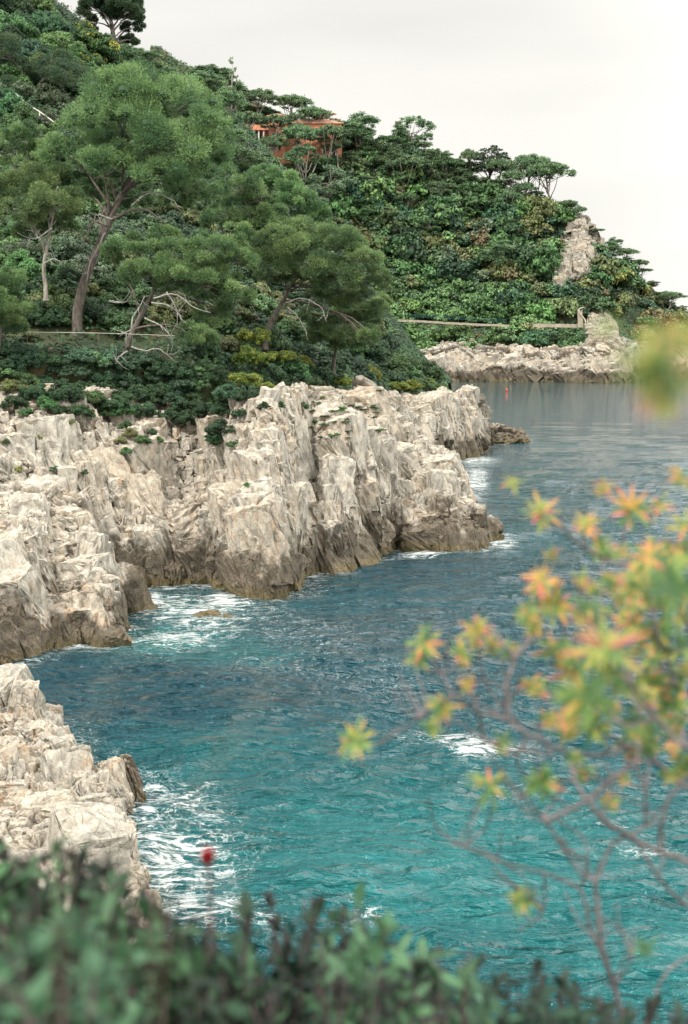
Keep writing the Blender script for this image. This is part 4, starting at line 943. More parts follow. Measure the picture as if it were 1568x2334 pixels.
# ---- scattered shrubs: far
def zoneA(x, y):
    if y < 470 and x < 800: return 'on the slope below the villa'
    if x > 1370: return 'on the descending slope right of the rock face'
    if x > 1230 and y < 700: return 'around the grey rock face'
    if y > 742: return 'between the pale walled path and the far shore rocks'
    if y > 640: return 'on the green slope just above the walled path'
    if x < 960: return 'on the left half of the far slope'
    return 'in the middle of the far slope below the headland pines'
spots = []
y = 330.
while y < 815:
    x = 560+rs.uniform(0, 20)
    while x < 1610:
        rp = rs.choice((rs.uniform(11, 20), rs.uniform(17, 30), rs.uniform(26, 40)))*(1 if y < 640 else .8)
        X, Y = x+rs.uniform(-10, 10), y+rs.uniform(-10, 10)
        ry = float(np.interp(X, [q[0] for q in ridge], [q[1] for q in ridge]))
        lim = float(np.interp(X, [470, 580, 680, 780, 870, 950, 1020], [235, 340, 480, 600, 715, 812, 872]))
        ok = ry+10 < Y < lim+30 if X < 1020 else Y > ry+10
        ok = ok and not (560 < X < 790 and Y < 390) and not (1280 < X < 1345 and 510 < Y < 640)
        ok = ok and not (1320 < X < 1450 and Y > 705) and Y < 790 and not (X > 1380 and Y > 770) and not (930 < X < 1170 and 722 < Y < 752) and not (1240 < X < 1335 and 722 < Y < 758)
        if ok:
            if X > 1240 and Y > 560: cname = rs.choices(['green', 'olive', 'bronze', 'yellow green', 'dark green', 'blue green'], [4, 3, 1.6, 1.0, 2, 1])[0]
            elif Y > 640: cname = rs.choices(['fresh green', 'green', 'blue green', 'dark green', 'olive'], [6, 4, 1, 1, 1])[0]
            else: cname = rs.choices(['green', 'dark green', 'olive', 'fresh green', 'grey green', 'bronze', 'blue green'], [4, 3, 2.5, 2.2, 1.5, .35, 2])[0]
            spots.append((rp, X, Y, cname))
        x += rp*1.05
    y += 20
spots.sort(reverse=True)
spots += [(rs.uniform(8, 13), rs.uniform(930, 1330), rs.uniform(740, 750), rs.choice(['green', 'fresh green', 'dark green', 'olive'])) for _ in range(16)]
for k, (rp, X, Y, cname) in enumerate(spots):
    p = ground_at(GA, X, Y+rp*.5); put_shrub(p, rp*S*p[1]/F*1.5, cname, zoneA(X, Y), False, mass=k >= 125, squash=rs.uniform(.95, 1.35))
for (X, Y, rp, c) in ((1197, 655, 15, 'rusty brown'), (1270, 690, 22, 'yellow green'), (1290, 700, 18, 'yellow green'), (1240, 700, 22, 'green'), (1330, 610, 16, 'bronze')):
    p = ground_at(GA, X, Y+rp*.5); put_shrub(p, rp*S*p[1]/F, c, 'left of the white stairway' if Y > 620 else 'on the ledge of the rock face', False)
# ---- near slope shrubs
def zoneB(x, y):
    if y < 60: return 'at the very top left of the slope'
    if y < 300 and x < 300: return 'on the upper left slope below the stone pine'
    if x < 160 and y < 620: return 'left of the largest pine'
    if x > 560 and y < 700: return 'behind the right-hand near pine'
    if y < 740: return 'in the shade under the near pines'
    if x > 700: return 'at the back of the rocky terrace'
    return 'hanging over the top of the main cliff'
spots = []; y = 10.
while y < 930:
    x = -40+rs.uniform(0, 25)
    while x < 1010:
        X, Y = x+rs.uniform(-12, 12), y+rs.uniform(-12, 12)
        rp = rs.uniform(26, 44) if Y < 740 else rs.uniform(20, 32)
        rim = float(np.interp(X, [0, 150, 260, 360, 470, 580, 680, 780, 870, 1010], [905, 905, 915, 940, 965, 900, 885, 870, 885, 895]))
        ridgeB = float(np.interp(X, [0, 150, 260, 360, 470, 580, 680, 780, 870, 950, 1020], [-60, 40, 115, 165, 235, 340, 480, 600, 715, 812, 872]))
        ok = ridgeB+12 < Y < rim-8 and not (60 < X < 430 and 742 < Y < 806) and not (60 < X < 150 and 225 < Y < 290)
        if 640 < X < 720 and Y > 870: ok = False
        if ok:
            if Y < 150: cname = rs.choices(['dark green', 'green', 'blue green', 'fresh green'], [3, 3, 2, 2])[0]
            elif Y < 640 and X < 250: cname = rs.choices(['fresh green', 'green', 'grey green', 'dark green'], [3, 3, 3, 1])[0]
            elif Y > 790: cname = rs.choices(['dark green', 'green', 'blue green'], [4, 2.5, 1.5])[0]
            else: cname = rs.choices(['dark green', 'green', 'olive'], [4, 3, 1])[0]
            hid = 150 < X < 900 and 180 < Y < 740
            spots.append((rp*(.5 if hid else 1), rp, X, Y, cname))
        x += rp*1.35
    y += 34
spots.sort(reverse=True)
for k, (_, rp, X, Y, cname) in enumerate(spots):
    p = ground_at(GB, X, Y+rp*.3); put_shrub(p, rp*S*p[1]/F*1.5, cname, zoneB(X, Y), True, squash=rs.uniform(.9, 1.25), flower=(60 < X < 300 and Y < 210 and rs.random() < .45), mass=k >= 90 and not (X < 300 and Y < 210))
# named clumps in front
def near_shrub(X, Y, rp, c, zone, dD=0, squash=None, G=None, sink=.25):
    p = ground_at(GB if G is None else G.reshape(G.shape), X, Y+rp*.3); p = P(X, Y+rp*.4, p[1]+dD); return put_shrub(p, rp*S*p[1]/F*1.4, c, zone, True, sink, None, squash)
for (X, Y, rp) in ((578, 765, 26), (560, 812, 26), (598, 812, 24), (555, 855, 28), (600, 880, 28), (582, 905, 20), (640, 808, 22), (690, 824, 20)): near_shrub(X, Y, rp, 'yellow', 'in the clump on the cliff top below the right-hand pine', -5)
for (X, Y, rp) in ((775, 866, 20), (838, 850, 24), (905, 876, 19), (940, 878, 18), (972, 866, 15), (1000, 884, 13), (815, 872, 14)): near_shrub(X, Y, rp, 'yellow', 'along the back of the second headland', -4)
for (X, Y, rp, c) in ((635, 862, 34, 'dark green'), (660, 840, 34, 'green'), (720, 845, 34, 'dark green'), (770, 820, 36, 'dark green'), (830, 800, 40, 'dark green'), (885, 830, 42, 'green'), (920, 850, 36, 'green'), (960, 872, 26, 'green'), (1000, 890, 20, 'green'), (1018, 896, 16, 'green'), (620, 915, 20, 'green'), (655, 895, 18, 'green')):
    near_shrub(X, Y, rp, c, 'on the saddle between the cliff top and second headland', -2)
# plants growing on the cliff face
MX, MY = project(MAINALL)
def front_at(x, y):
    """the cliff surface facing the bay at a given spot"""
    m_ = (MX-x)**2+(MY-y)**2 < 16; q = MAINALL[m_]
    return q[np.argmin(q[:, 1])] if len(q) else MAINALL[np.argmin((MX-x)**2+(MY-y)**2)]
for (X, Y, rp, c) in ((500, 980, 30, 'dark green'), (515, 945, 32, 'dark green'), (505, 1012, 22, 'green'), (475, 940, 30, 'dark green'), (440, 925, 28, 'dark green'), (395, 915, 30, 'dark green'), (300, 990, 18, 'olive'), (330, 1010, 18, 'green'), (290, 1030, 14, 'green'),
                      (150, 905, 36, 'dark green'), (210, 915, 34, 'green'), (255, 920, 34, 'dark green'), (300, 900, 34, 'dark green'), (350, 905, 34, 'dark green'), (240, 945, 18, 'green'), (180, 890, 26, 'dark green'), (460, 890, 36, 'dark green'), (520, 890, 36, 'dark green'),
                      (120, 1065, 13, 'grey green'), (90, 996, 9, 'yellow green'), (45, 1068, 10, 'yellow green'), (564, 1103, 9, 'fresh green'), (28, 1225, 9, 'fresh green'), (425, 880, 34, 'green'), (560, 900, 26, 'dark green'), (80, 900, 30, 'dark green'), (30, 890, 26, 'olive'),
                      (30, 925, 26, 'dark green'), (105, 925, 24, 'green'), (140, 935, 22, 'dark green'), (190, 945, 24, 'dark green'), (280, 935, 26, 'green'), (330, 940, 28, 'dark green'), (380, 950, 24, 'dark green'), (430, 960, 26, 'dark green'), (70, 880, 30, 'green'), (400, 880, 34, 'green'), (330, 870, 30, 'green'), (545, 940, 18, 'dark green'), (365, 1005, 10, 'fresh green'), (250, 1055, 8, 'fresh green'), (195, 1078, 8, 'grey green'), (15, 1010, 9, 'olive'), (270, 1010, 13, 'olive'), (310, 1035, 10, 'green'), (345, 985, 12, 'dark green'), (285, 975, 16, 'green'), (160, 960, 12, 'olive'), (60, 940, 16, 'green'), (640, 930, 12, 'green'), (600, 925, 14, 'dark green'), (690, 930, 14, 'green'), (530, 1010, 16, 'green'), (490, 1000, 22, 'dark green')):
    p = front_at(X, Y); put_shrub(p-[0, rp*S*p[1]/F*.15, 0], rp*S*p[1]/F*1.3, c, 'growing on the face of the main cliff', True, .3)
for (X, Y, rp, c) in [(rs.uniform(690, 870), rs.uniform(885, 1000), rs.uniform(7, 14), rs.choice(['fresh green', 'grey green', 'green', 'olive'])) for _ in range(26)]+list(((720, 955, 13, 'fresh green'), (745, 945, 12, 'grey green'), (760, 985, 14, 'fresh green'), (800, 965, 14, 'grey green'), (780, 935, 12, 'fresh green'), (825, 955, 14, 'green'), (735, 990, 12, 'grey green'), (710, 970, 9, 'fresh green'), (850, 925, 9, 'green'), (790, 1000, 9, 'grey green'), (930, 985, 5, 'fresh green'))):
    p = front_at(X, Y); put_shrub(p, rp*S*p[1]/F*1.15, c, 'low on the rocky terrace behind the rounded tip', True, .3, squash=.4)

build_mass('scrub', 'dense mixed green scrub filling both wooded slopes between the larger shrubs')
# ================================================================ BUILT THINGS
WALLOR = plain_material('orange_render', (.74, .30, .17), .9, .15, 4); WHITE = plain_material('white_paint', (.78, .76, .72), .6, .05, 2)
TILE = plain_material('roof_tile', (.40, .21, .14), .9, .2, 3); DARKW = plain_material('dark_opening', (.02, .022, .025), .3, .1)
STONE = plain_material('pale_stonework', (.36, .31, .24), .9, .2, 2); TEAL = plain_material('teal_fence_paint', (.025, .12, .10), .7, .2, 2)
RAIL = plain_material('weathered_rail', (.55, .52, .46), .6, .15, 1); REDM = plain_material('red_buoy_paint', (.65, .05, .03), .4, .08, 1)
def thing(name, loc, label, cat, group=None):
    r = bpy.data.objects.new(name, None); C.objects.link(r); r.location = loc; tag(r, label, cat, group); return r
def boxpart(name, root, c, d, mat, bevel=0.):
    V, Fq = boxV(c, d); o = obj(name, mesh_np(name, V, Fq, mat), root)
    if bevel:
        mo = o.modifiers.new('bevel', 'BEVEL'); mo.width = bevel; mo.segments = 2
    return o
VD = 596.; vk = S*VD/F
vb = P(660, 362, VD); villa = thing('villa', vb, 'orange-rendered villa with a white-columned loggia half hidden by pines on the hill', 'building')
X_ = lambda x: (x-660)*vk
Z_ = lambda y: (362-y)*vk
def vbox(name, x0, x1, y0, y1, d0, d1, mat, par=villa): return boxpart(name, par, ((X_(x0)+X_(x1))/2, (d0+d1)/2, (Z_(y0)+Z_(y1))/2), (X_(x1)-X_(x0), d1-d0, Z_(y0)-Z_(y1)), mat)
def arch(name, xc, w_, y0, y1, d, mat, thick=.25, par=villa):
    """flat-bottomed arched panel of real thickness"""
    a = np.linspace(0, math.pi, 11); hw = w_*vk/2; top = Z_(y1)-hw; pts = [(-hw, Z_(y0)), (hw, Z_(y0))]+[(hw*math.cos(t_), top+hw*math.sin(t_)) for t_ in a]
    n_ = len(pts); V = np.array([[X_(xc)+px_, d-thick, pz] for px_, pz in pts]+[[X_(xc)+px_, d, pz] for px_, pz in pts])
    me = bpy.data.meshes.new(name); F_ = [list(range(n_)), list(range(2*n_-1, n_-1, -1))]+[[i, (i+1) % n_+0, (i+1) % n_+n_, i+n_] for i in range(n_)]
    me.from_pydata(V.tolist(), [], F_); me.materials.append(mat); return obj(name, me, par)
w1 = vbox('wall', 650, 776, 372, 286, 0, 12, WALLOR); w2 = vbox('tower', 614, 650, 385, 272, -2.5, 9, WALLOR)
w3 = vbox('wing', 542, 614, 392, 326, -1, 8, WALLOR); vbox('loggia_back', 542, 614, 326, 296, 4.5, 8, WALLOR)
vbox('entablature', 540, 614, 300, 288, -1.2, 8.2, WALLOR); vbox('ledge', 541, 613.8, 327.5, 324, -1.35, -.98, WHITE)
for x in (547, 557, 569.5, 581, 592, 603):
    V, Fs = tube([(X_(x), -.4, Z_(326)), (X_(x), -.4, Z_(322)), (X_(x), -.4, Z_(303)), (X_(x), -.4, Z_(300))], [.5, .42, .36, .5], 10); b_ = Bag(); b_.add(V, Fs); obj('column', b_.mesh('column', WHITE, True), villa)
def roof(name, x0, x1, y, d0, d1, rise, over=.8):
    a, b = X_(x0)-over, X_(x1)+over; z = Z_(y); d0 -= over; d1 += over; ins = min((d1-d0)/2, (b-a)/2)*.98
    V = np.array([[a, d0, z], [b, d0, z], [b, d1, z], [a, d1, z], [a, d0, z+.3], [b, d0, z+.3], [b, d1, z+.3], [a, d1, z+.3], [a+ins, (d0+d1)/2, z+rise], [b-ins, (d0+d1)/2, z+rise]])
    me = bpy.data.meshes.new(name); me.from_pydata(V.tolist(), [], [[3, 2, 1, 0], [0, 1, 5, 4], [1, 2, 6, 5], [2, 3, 7, 6], [3, 0, 4, 7], [4, 5, 9, 8], [5, 6, 9], [6, 7, 8, 9], [7, 4, 8]]); me.materials.append(TILE); return obj(name, me, villa)
roof('roof', 650.5, 776, 286, 0, 12, 2.6); roof('tower_roof', 614, 650, 272, -2.5, 9, 2.2)
for (xc, y0, y1, w_, d) in ((625, 345, 336, 5, -2.5), (638, 345, 336, 5, -2.5), (625, 318, 308, 5, -2.5), (638, 318, 308, 5, -2.5), (625, 295, 286, 5, -2.5), (664, 318, 306, 6, 0), (680, 318, 306, 6, 0), (698, 318, 306, 6, 0), (716, 318, 306, 6, 0), (668, 350, 338, 7, 0), (690, 350, 338, 7, 0), (715, 350, 338, 7, 0), (738, 352, 340, 7, 0), (742, 315, 305, 5, 0), (768, 315, 305, 5, 0)):
    f_ = arch('window', xc, w_+2.2, y0-.9, y1-1.1, d-.06, WHITE, .12); arch('pane', xc, w_, y0, y1, d-.21, DARKW, .06, f_)
f_ = arch('door', 758, 12, 356, 331, -.06, WHITE, .3); arch('door_leaf', 758, 7.5, 356, 335, -.4, DARKW, .06, f_)
# path wall, fence and stairway across the bay
def strip(name, pts, h, th, mat, label, cat, jit=.15, seed=1):
    """low wall following points (x, y, D): thickness th, height h"""
    rng = np.random.default_rng(seed); p = smooth_path(np.array([P(*q) for q in pts]), 60); p[:, 2] += rng.normal(0, jit*.3, 60)
    n_ = len(p); V = []
    for dy, dz in ((0, 0), (0, h), (th, h), (th, 0)): V.append(p+np.array([0, dy, dz]))
    V = np.stack(V, 1).reshape(-1, 3); a = np.arange(n_*4).reshape(n_, 4); b = np.roll(a, -1, 1)
    Q = np.stack([a[:-1], a[1:], b[1:], b[:-1]], -1).reshape(-1, 4); ends = np.array([a[0], a[-1][::-1]])
    return tag(obj(name, mesh_np(name, V, np.vstack([Q, ends]), mat)), label, cat)
strip('path_wall', [(905, 733, 528), (960, 735, 530), (1040, 740, 532), (1110, 743, 532), (1160, 745, 531)], .8, .6, STONE, 'pale stone retaining wall of the coastal path across the bay', 'wall')
strip('path_wall', [(1215, 746, 530), (1260, 746, 529), (1318, 747, 527)], 1.3, .6, STONE, 'pale stone wall running up to the foot of the white stairway', 'wall', seed=2)
root = thing('mesh_fence', P(940, 722, 536), 'teal fence beside the walled path across the bay', 'fence')
fp = smooth_path(np.array([P(935, 726, 536), P(1000, 728, 537), (P(1080, 733, 537)), P(1155, 738, 536)])-P(940, 722, 536), 24)
b_ = Bag()
for dz in (.5, 1.0, 1.5): add_tubes(b_, fp+[0, 0, dz], .05, 4)
obj('wire', b_.mesh('wire', TEAL), root)
for q in fp[::2]:
    b_ = Bag(); add_tubes(b_, [q, q+[0, 0, 1.7]], .07, 6); obj('post', b_.mesh('post', TEAL), root)
st = P(1322, 746, 524); root = thing('stairway', st, 'white stairway with a curved parapet climbing the far shore rocks', 'stairs'); sk = S*524/F
for i in range(9): boxpart('step', root, ((2+i*.2)*sk*1.0, 1.2+i*.45, (2.2+i*4.4)*sk), (11*sk, .6, 4.6*sk), STONE)
b_ = Bag(); V = smooth_path(np.array([(9, 0, 0), (13, .5, 8), (9, 2, 18), (2, 3, 28), (0, 4, 36), (6, 4.5, 40), (14, 5, 41)])*[sk, 1, sk], 24)
add_tubes(b_, V+[0, -.2, .6], .26, 6); obj('parapet', b_.mesh('parapet', STONE, True), root)
# grey rock face on the far hill
def crag(name, cols, label, seed, k=2.6):
    net = []
    for (xs, ys) in cols:
        g = [ground_at(GA, x, y) for x, y in zip(xs, ys)]; c = [P(x, y, q[1]-5-2*math.sin(i*1.3)) for i, (x, y, q) in enumerate(zip(xs, ys, g))]
        net.append([c[0]+[0, 9, -3]]+c+[c[-1]+[0, 14, -1.5]])
    G, V, me = rock_object(name, np.array(net).transpose(1, 0, 2), 170, 150, CRAGROCK, k, .7, seed, .1, [(90, .8, 1, .4), (160, .4, 0, .4)])
    struct(name, me, label, 'rock face')
crag('rock_face', [((1262, 1264, 1270, 1282, 1300), (655, 625, 595, 560, 530)), ((1280, 1284, 1290, 1297, 1308), (655, 615, 575, 535, 500)), ((1300, 1305, 1312, 1320, 1325), (640, 605, 565, 525, 492)), ((1325, 1328, 1332, 1336, 1338), (625, 590, 555, 520, 490)),
  ((1350, 1350, 1352, 1350, 1347), (625, 590, 560, 530, 500)), ((1390, 1386, 1378, 1368, 1354), (640, 610, 585, 550, 512))], 'grey-white bare rock face near the right end of the far hill', 71)
crag('outcrop', [((1335, 1336, 1338, 1340), (790, 765, 735, 710)), ((1360, 1360, 1360, 1360), (795, 768, 735, 708)), ((1385, 1385, 1385, 1385), (798, 772, 740, 714)), ((1410, 1410, 1408, 1405), (800, 780, 755, 728))], 'pale rock outcrop behind the white stairway', 72, 2.2)
crag('outcrop', [((1470, 1472, 1474, 1476), (800, 785, 768, 752)), ((1492, 1492, 1492, 1492), (802, 785, 765, 748)), ((1515, 1513, 1511, 1509), (803, 788, 772, 758))], 'small grey outcrop low on the slope at the far right', 73, 1.8)
# buoy
bp = W(1155, 890); root = thing('buoy', bp, 'small red buoy floating in the bay near the far shore', 'buoy')
a = np.linspace(-1.2, 1.5, 12); V, Fs = tube([(0, 0, .42*math.sin(t_)+.15) for t_ in a], [max(.02, .32*math.cos(t_)) for t_ in a], 16); b_ = Bag(); b_.add(V, Fs); obj('float', b_.mesh('float', REDM, True), root)
b_ = Bag(); add_tubes(b_, [(0, 0, .45), (0, 0, .65)], .05, 8); obj('mooring_post', b_.mesh('mooring_post', REDM, True), root)
# railings
def railing(pts, h, r, label, seed, every=6, mat=RAIL):
    p = smooth_path(np.array([P(*q) for q in pts]), 30); root = thing('railing', p[0]-[0, 0, h], label, 'railing'); q = p-p[0]+[0, 0, h]
    b_ = Bag(); add_tubes(b_, q, r, 6); obj('handrail', b_.mesh('handrail', mat, True), root)
    if seed != 1:
        b_ = Bag(); add_tubes(b_, q-[0, 0, h*.45], r*.5, 5); obj('lower_rail', b_.mesh('lower_rail', mat, True), root)
    for k in range(0, 30, every):
        b_ = Bag(); add_tubes(b_, [q[k]-[0, 0, h+.2], q[k]-[0, 0, r*.9]], r*.9, 6); obj('post', b_.mesh('post', BARK if seed == 1 else mat, True), root)
railing([(62, 757, 93.2), (150, 758, 93.6), (260, 760, 94), (340, 763, 94), (400, 765, 94)], 1.0, .022, 'long pale railing edging the cliff-top path under the near pines', 1)
railing([(26, 205, 143), (60, 235, 142), (95, 258, 141), (130, 284, 140)], 1.3, .06, 'sloping pale handrail beside the steps near the upper left edge', 2)
gs = P(112, 292, 141); root = thing('garden_steps', gs, 'pale stone steps descending along the sloping handrail at upper left', 'steps'); sk = S*141/F
for i in range(8): boxpart('step', root, (-i*7.5*sk, .3+i*.3, (2+i*5.4)*sk), (13*sk, 1.1, 6*sk), STONE, .03)
gw = P(12, 30, 178); root = thing('garden_wall', gw, 'beige rendered garden wall at the extreme top left corner', 'wall'); sk = S*178/F
boxpart('wall_body', root, (-2*sk, 1, 20*sk), (34*sk, 1.2, 46*sk), STONE, .05); boxpart('coping', root, (-2*sk, 1, 43.8*sk), (38*sk, 1.6, 3*sk), WHITE, .03)
boxpart('pillar', root, (58*sk, 0, 4*sk), (18*sk, 1.2, 18*sk), WHITE, .04)
railing([(40, 22, 176), (55, 14, 176), (68, 4, 176)], 1.1, .05, 'short pale railing beside the garden wall at the top left', 3, 8)

# ================================================================ FOREGROUND, OUT OF FOCUS
def leaf_blade(L, Wd, fold=.18, bend=.15, n=5):
    """one real leaf: pointed blade folded along its midrib, along +X"""
    t = np.linspace(0, 1, n); wdt = Wd*.5*np.sin(np.pi*np.clip(t*.93+.05, 0, 1))**.8
    V = []
    for k in range(n): z = -bend*L*t[k]**2; V += [(L*t[k], wdt[k], z+fold*wdt[k]), (L*t[k], 0, z), (L*t[k], -wdt[k], z+fold*wdt[k])]
    F_ = []
    for k in range(n-1):
        a = 3*k; F_ += [[a, a+1, a+4, a+3], [a+1, a+2, a+5, a+4]]
    return np.array(V), np.array(F_)
def frame(d, up):
    d = unit(d); s = unit(np.cross(up, d)); return np.stack([d, s, np.cross(d, s)], -2)
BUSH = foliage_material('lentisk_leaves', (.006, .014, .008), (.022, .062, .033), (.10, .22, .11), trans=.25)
BUSHW = bark_material('purple_brown_twigs', (.035, .024, .028), (.10, .07, .07), .03)
SPW = bark_material('spurge_stems', (.045, .036, .042), (.23, .20, .20), .04)
m, t, b = newmat('spurge_leaves'); SPURGE = m
cl_ = ramp(t, [(0, (.05, .13, .045)), (.35, (.12, .24, .055)), (.55, (.34, .38, .07)), (.68, (.60, .36, .09)), (.84, (.62, .22, .11)), (1, (.58, .14, .12))], attr(t, 'tint')).outputs[0]
t.links.new(cl_, b.inputs['Base Color']); b.inputs['Roughness'].default_value = .5
tr_ = N(t, 'ShaderNodeBsdfTranslucent'); t.links.new(cl_, tr_.inputs[0]); ms_ = N(t, 'ShaderNodeMixShader'); ms_.inputs[0].default_value = .4
t.links.new(b.outputs[0], ms_.inputs[1]); t.links.new(tr_.outputs[0], ms_.inputs[2]); t.links.new(ms_.outputs[0], t.nodes['Material Output'].inputs[0])
def fg_bush(label, outline, D, seed, ntwig, L=.031, bright=.5, bottom=2460, nleaf=16):
    """outline: (x, y) of the top edge; twigs rise from below to fill it"""
    rng = np.random.default_rng(seed); xs = [q[0] for q in outline]; root_p = P((xs[0]+xs[-1])/2, 2900, D)
    root = thing('lentisk_bush', root_p, label, 'bush', None); lb, tb = Bag(), Bag(); LV, LF = leaf_blade(1., .40)
    for i in range(ntwig):
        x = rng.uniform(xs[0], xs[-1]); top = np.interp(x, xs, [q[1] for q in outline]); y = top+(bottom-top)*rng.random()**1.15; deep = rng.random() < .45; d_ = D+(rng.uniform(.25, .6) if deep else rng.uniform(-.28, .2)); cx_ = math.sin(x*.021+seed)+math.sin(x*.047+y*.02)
        tip = P(x, y, d_); st_ = P(x*.85+.15*(xs[0]+xs[-1])/2+rng.uniform(-60, 60), y+rng.uniform(260, 420), d_+rng.uniform(-.1, .15))
        p = smooth_path(np.array([st_, (st_+tip)/2+rng.normal(0, .012, 3), tip])-root_p, 8); add_tubes(tb, p, np.linspace(.0035, .0012, 8), 5)
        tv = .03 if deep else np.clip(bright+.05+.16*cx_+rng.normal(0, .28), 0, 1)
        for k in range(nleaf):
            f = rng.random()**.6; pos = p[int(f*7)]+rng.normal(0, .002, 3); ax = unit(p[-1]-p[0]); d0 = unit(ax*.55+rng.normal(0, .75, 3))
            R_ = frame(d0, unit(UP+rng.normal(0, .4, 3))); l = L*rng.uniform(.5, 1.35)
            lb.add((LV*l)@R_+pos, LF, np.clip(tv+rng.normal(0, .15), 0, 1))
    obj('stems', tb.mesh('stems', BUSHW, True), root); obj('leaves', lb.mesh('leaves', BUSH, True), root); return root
fg_bush('blurred dark green leafy bush filling the lower left corner', [(-90, 1900), (60, 1935), (150, 1900), (250, 1945), (330, 2000), (420, 2090), (470, 2200)], 1.75, 1, 330, bright=.5)
fg_bush('blurred pale green bush at the bottom edge, nearest the lower left corner', [(-80, 2100), (120, 2060), (260, 2120), (330, 2200)], 1.35, 2, 80, bright=.42, L=.028)
fg_bush('blurred bush at the bottom edge just left of the centre', [(380, 2110), (470, 2100), (560, 2040), (640, 2005), (720, 2040), (800, 2010), (860, 2090), (930, 2150)], 1.9, 3, 190, bright=.45)
fg_bush('blurred leafy shoots rising at the bottom centre', [(790, 2030), (880, 2080), (930, 2110), (1000, 2130), (1080, 2150), (1130, 2240)], 1.85, 4, 85, bright=.5)
fg_bush('low blurred dark bush along the bottom edge right of the centre', [(1040, 2220), (1110, 2180), (1180, 2190), (1260, 2190), (1330, 2250), (1420, 2280), (1500, 2260), (1620, 2270)], 1.8, 5, 140, bright=.35)
fg_bush('blurred twiggy dark undergrowth at the very bottom centre', [(350, 2240), (600, 2180), (800, 2200), (1000, 2250), (1100, 2290)], 1.6, 6, 90, bright=.2, nleaf=10)
# spurge on the right
rg_ = np.random.default_rng(77)
SD = 2.15
sroot_p = P(1480, 2700, SD); spurge = thing('tree_spurge', sroot_p, 'blurred tree spurge with bare grey branches and orange, red and green leaf whorls at right', 'bush')
BR = [ # (points), r0, r1, depth
 ([(1440, 2420), (1400, 2250), (1370, 2150), (1358, 2010)], 9, 7, 0), ([(1358, 2010), (1395, 1925), (1440, 1900), (1500, 1870)], 6, 4, 0), ([(1358, 2010), (1310, 1970), (1235, 1860), (1180, 1800), (1140, 1770)], 6, 3, -.05),
 ([(1400, 2250), (1350, 2120), (1322, 2030), (1240, 1990), (1130, 1960), (1060, 1930)], 6, 3, .1), ([(1322, 2030), (1340, 1960), (1320, 1900), (1250, 1860)], 4, 3, .1),
 ([(1640, 2010), (1560, 1960), (1500, 1940), (1440, 1910), (1370, 1860), (1310, 1780), (1290, 1720), (1200, 1670), (1150, 1640)], 9, 5, -.05), ([(1150, 1640), (1155, 1570), (1175, 1500), (1222, 1450)], 6, 7, -.05), ([(1175, 1500), (1150, 1472)], 5, 5, -.05),
 ([(1150, 1640), (1090, 1620), (1030, 1590), (960, 1635), (860, 1695)], 5, 3, 0), ([(1030, 1590), (1010, 1540), (975, 1490)], 4, 3, 0), ([(1090, 1620), (1110, 1690), (1190, 1710), (1260, 1720)], 5, 4, .05),
 ([(1290, 1720), (1380, 1720), (1440, 1700), (1500, 1740), (1600, 1820)], 6, 7, .1), ([(1640, 1720), (1560, 1700), (1500, 1640), (1440, 1560), (1400, 1480)], 8, 4, -.3), ([(1560, 1700), (1540, 1560), (1500, 1440), (1470, 1330)], 7, 4, 0),
 ([(1620, 1300), (1520, 1230), (1440, 1290), (1330, 1250), (1280, 1200), (1235, 1180)], 6, 3, .1), ([(1330, 1250), (1330, 1220), (1340, 1195)], 4, 3, .1), ([(1440, 1290), (1420, 1230), (1440, 1175)], 4, 3, .1),
 ([(1500, 1640), (1420, 1650), (1340, 1600)], 5, 3, -.2), ([(1240, 1870), (1330, 1830), (1400, 1770), (1440, 1740)], 8, 7, -.1), ([(1470, 1880), (1475, 1800), (1480, 1740)], 5, 4, .05), ([(1440, 1900), (1500, 2000), (1560, 2060), (1620, 2080)], 5, 6, .1),
 ([(1310, 1780), (1230, 1790), (1180, 1820)], 4, 3, .05), ([(1200, 1670), (1180, 1740), (1230, 1800), (1300, 1840)], 4, 3, .1), ([(1222, 1450), (1230, 1400), (1235, 1330)], 4, 2.5, 0), ([(1340, 1600), (1300, 1500), (1280, 1420), (1270, 1380)], 4, 3, 0),
 ([(1440, 2420), (1500, 2250), (1540, 2200), (1620, 2150)], 4, 4, 0), ([(1480, 2700), (1560, 2560), (1660, 2300), (1665, 2010), (1650, 1720), (1640, 1600), (1645, 1300), (1640, 1050)], 14, 7, 0), ([(1400, 2250), (1440, 2180), (1430, 2130)], 4, 3, 0), ([(1235, 2080), (1210, 2040), (1190, 1990)], 3, 2, .1), ([(1240, 1990), (1235, 2080), (1180, 2120)], 4, 3, .1),
 ([(1640, 1600), (1590, 1500), (1560, 1400), (1540, 1330)], 7, 4, .05), ([(1400, 1480), (1370, 1420), (1340, 1390)], 4, 3, -.1), ([(1500, 1940), (1520, 1830), (1580, 1760)], 6, 5, .05), ([(1060, 1930), (1045, 1925)], 3, 2, .1), ([(1200, 1670), (1110, 1560), (1085, 1450)], 4, 3, .05),
 ([(1640, 1150), (1590, 1130), (1550, 1080)], 5, 3, .05), ([(1440, 1560), (1500, 1500), (1550, 1480)], 4, 3, 0), ([(1370, 1860), (1400, 1800), (1380, 1740)], 4, 3, .05)]
sprig_p = P(1640, 1050, .80); sprig = thing('spurge_sprig', sprig_p, 'very blurred green and orange spurge sprig close to the lens at the right edge', 'sprig'); sb = Bag()
for pts in ([(1640, 1050), (1530, 940), (1510, 880), (1490, 830)], [(1510, 880), (1545, 840), (1560, 790)], [(1510, 880), (1450, 820), (1390, 755)]):
    add_tubes(sb, smooth_path(np.array([P(x, y, .79) for x, y in pts])-sprig_p, 12), np.linspace(.0011, .0006, 12), 6)
obj('twig', sb.mesh('twig', SPW, True), sprig)
sb = Bag()
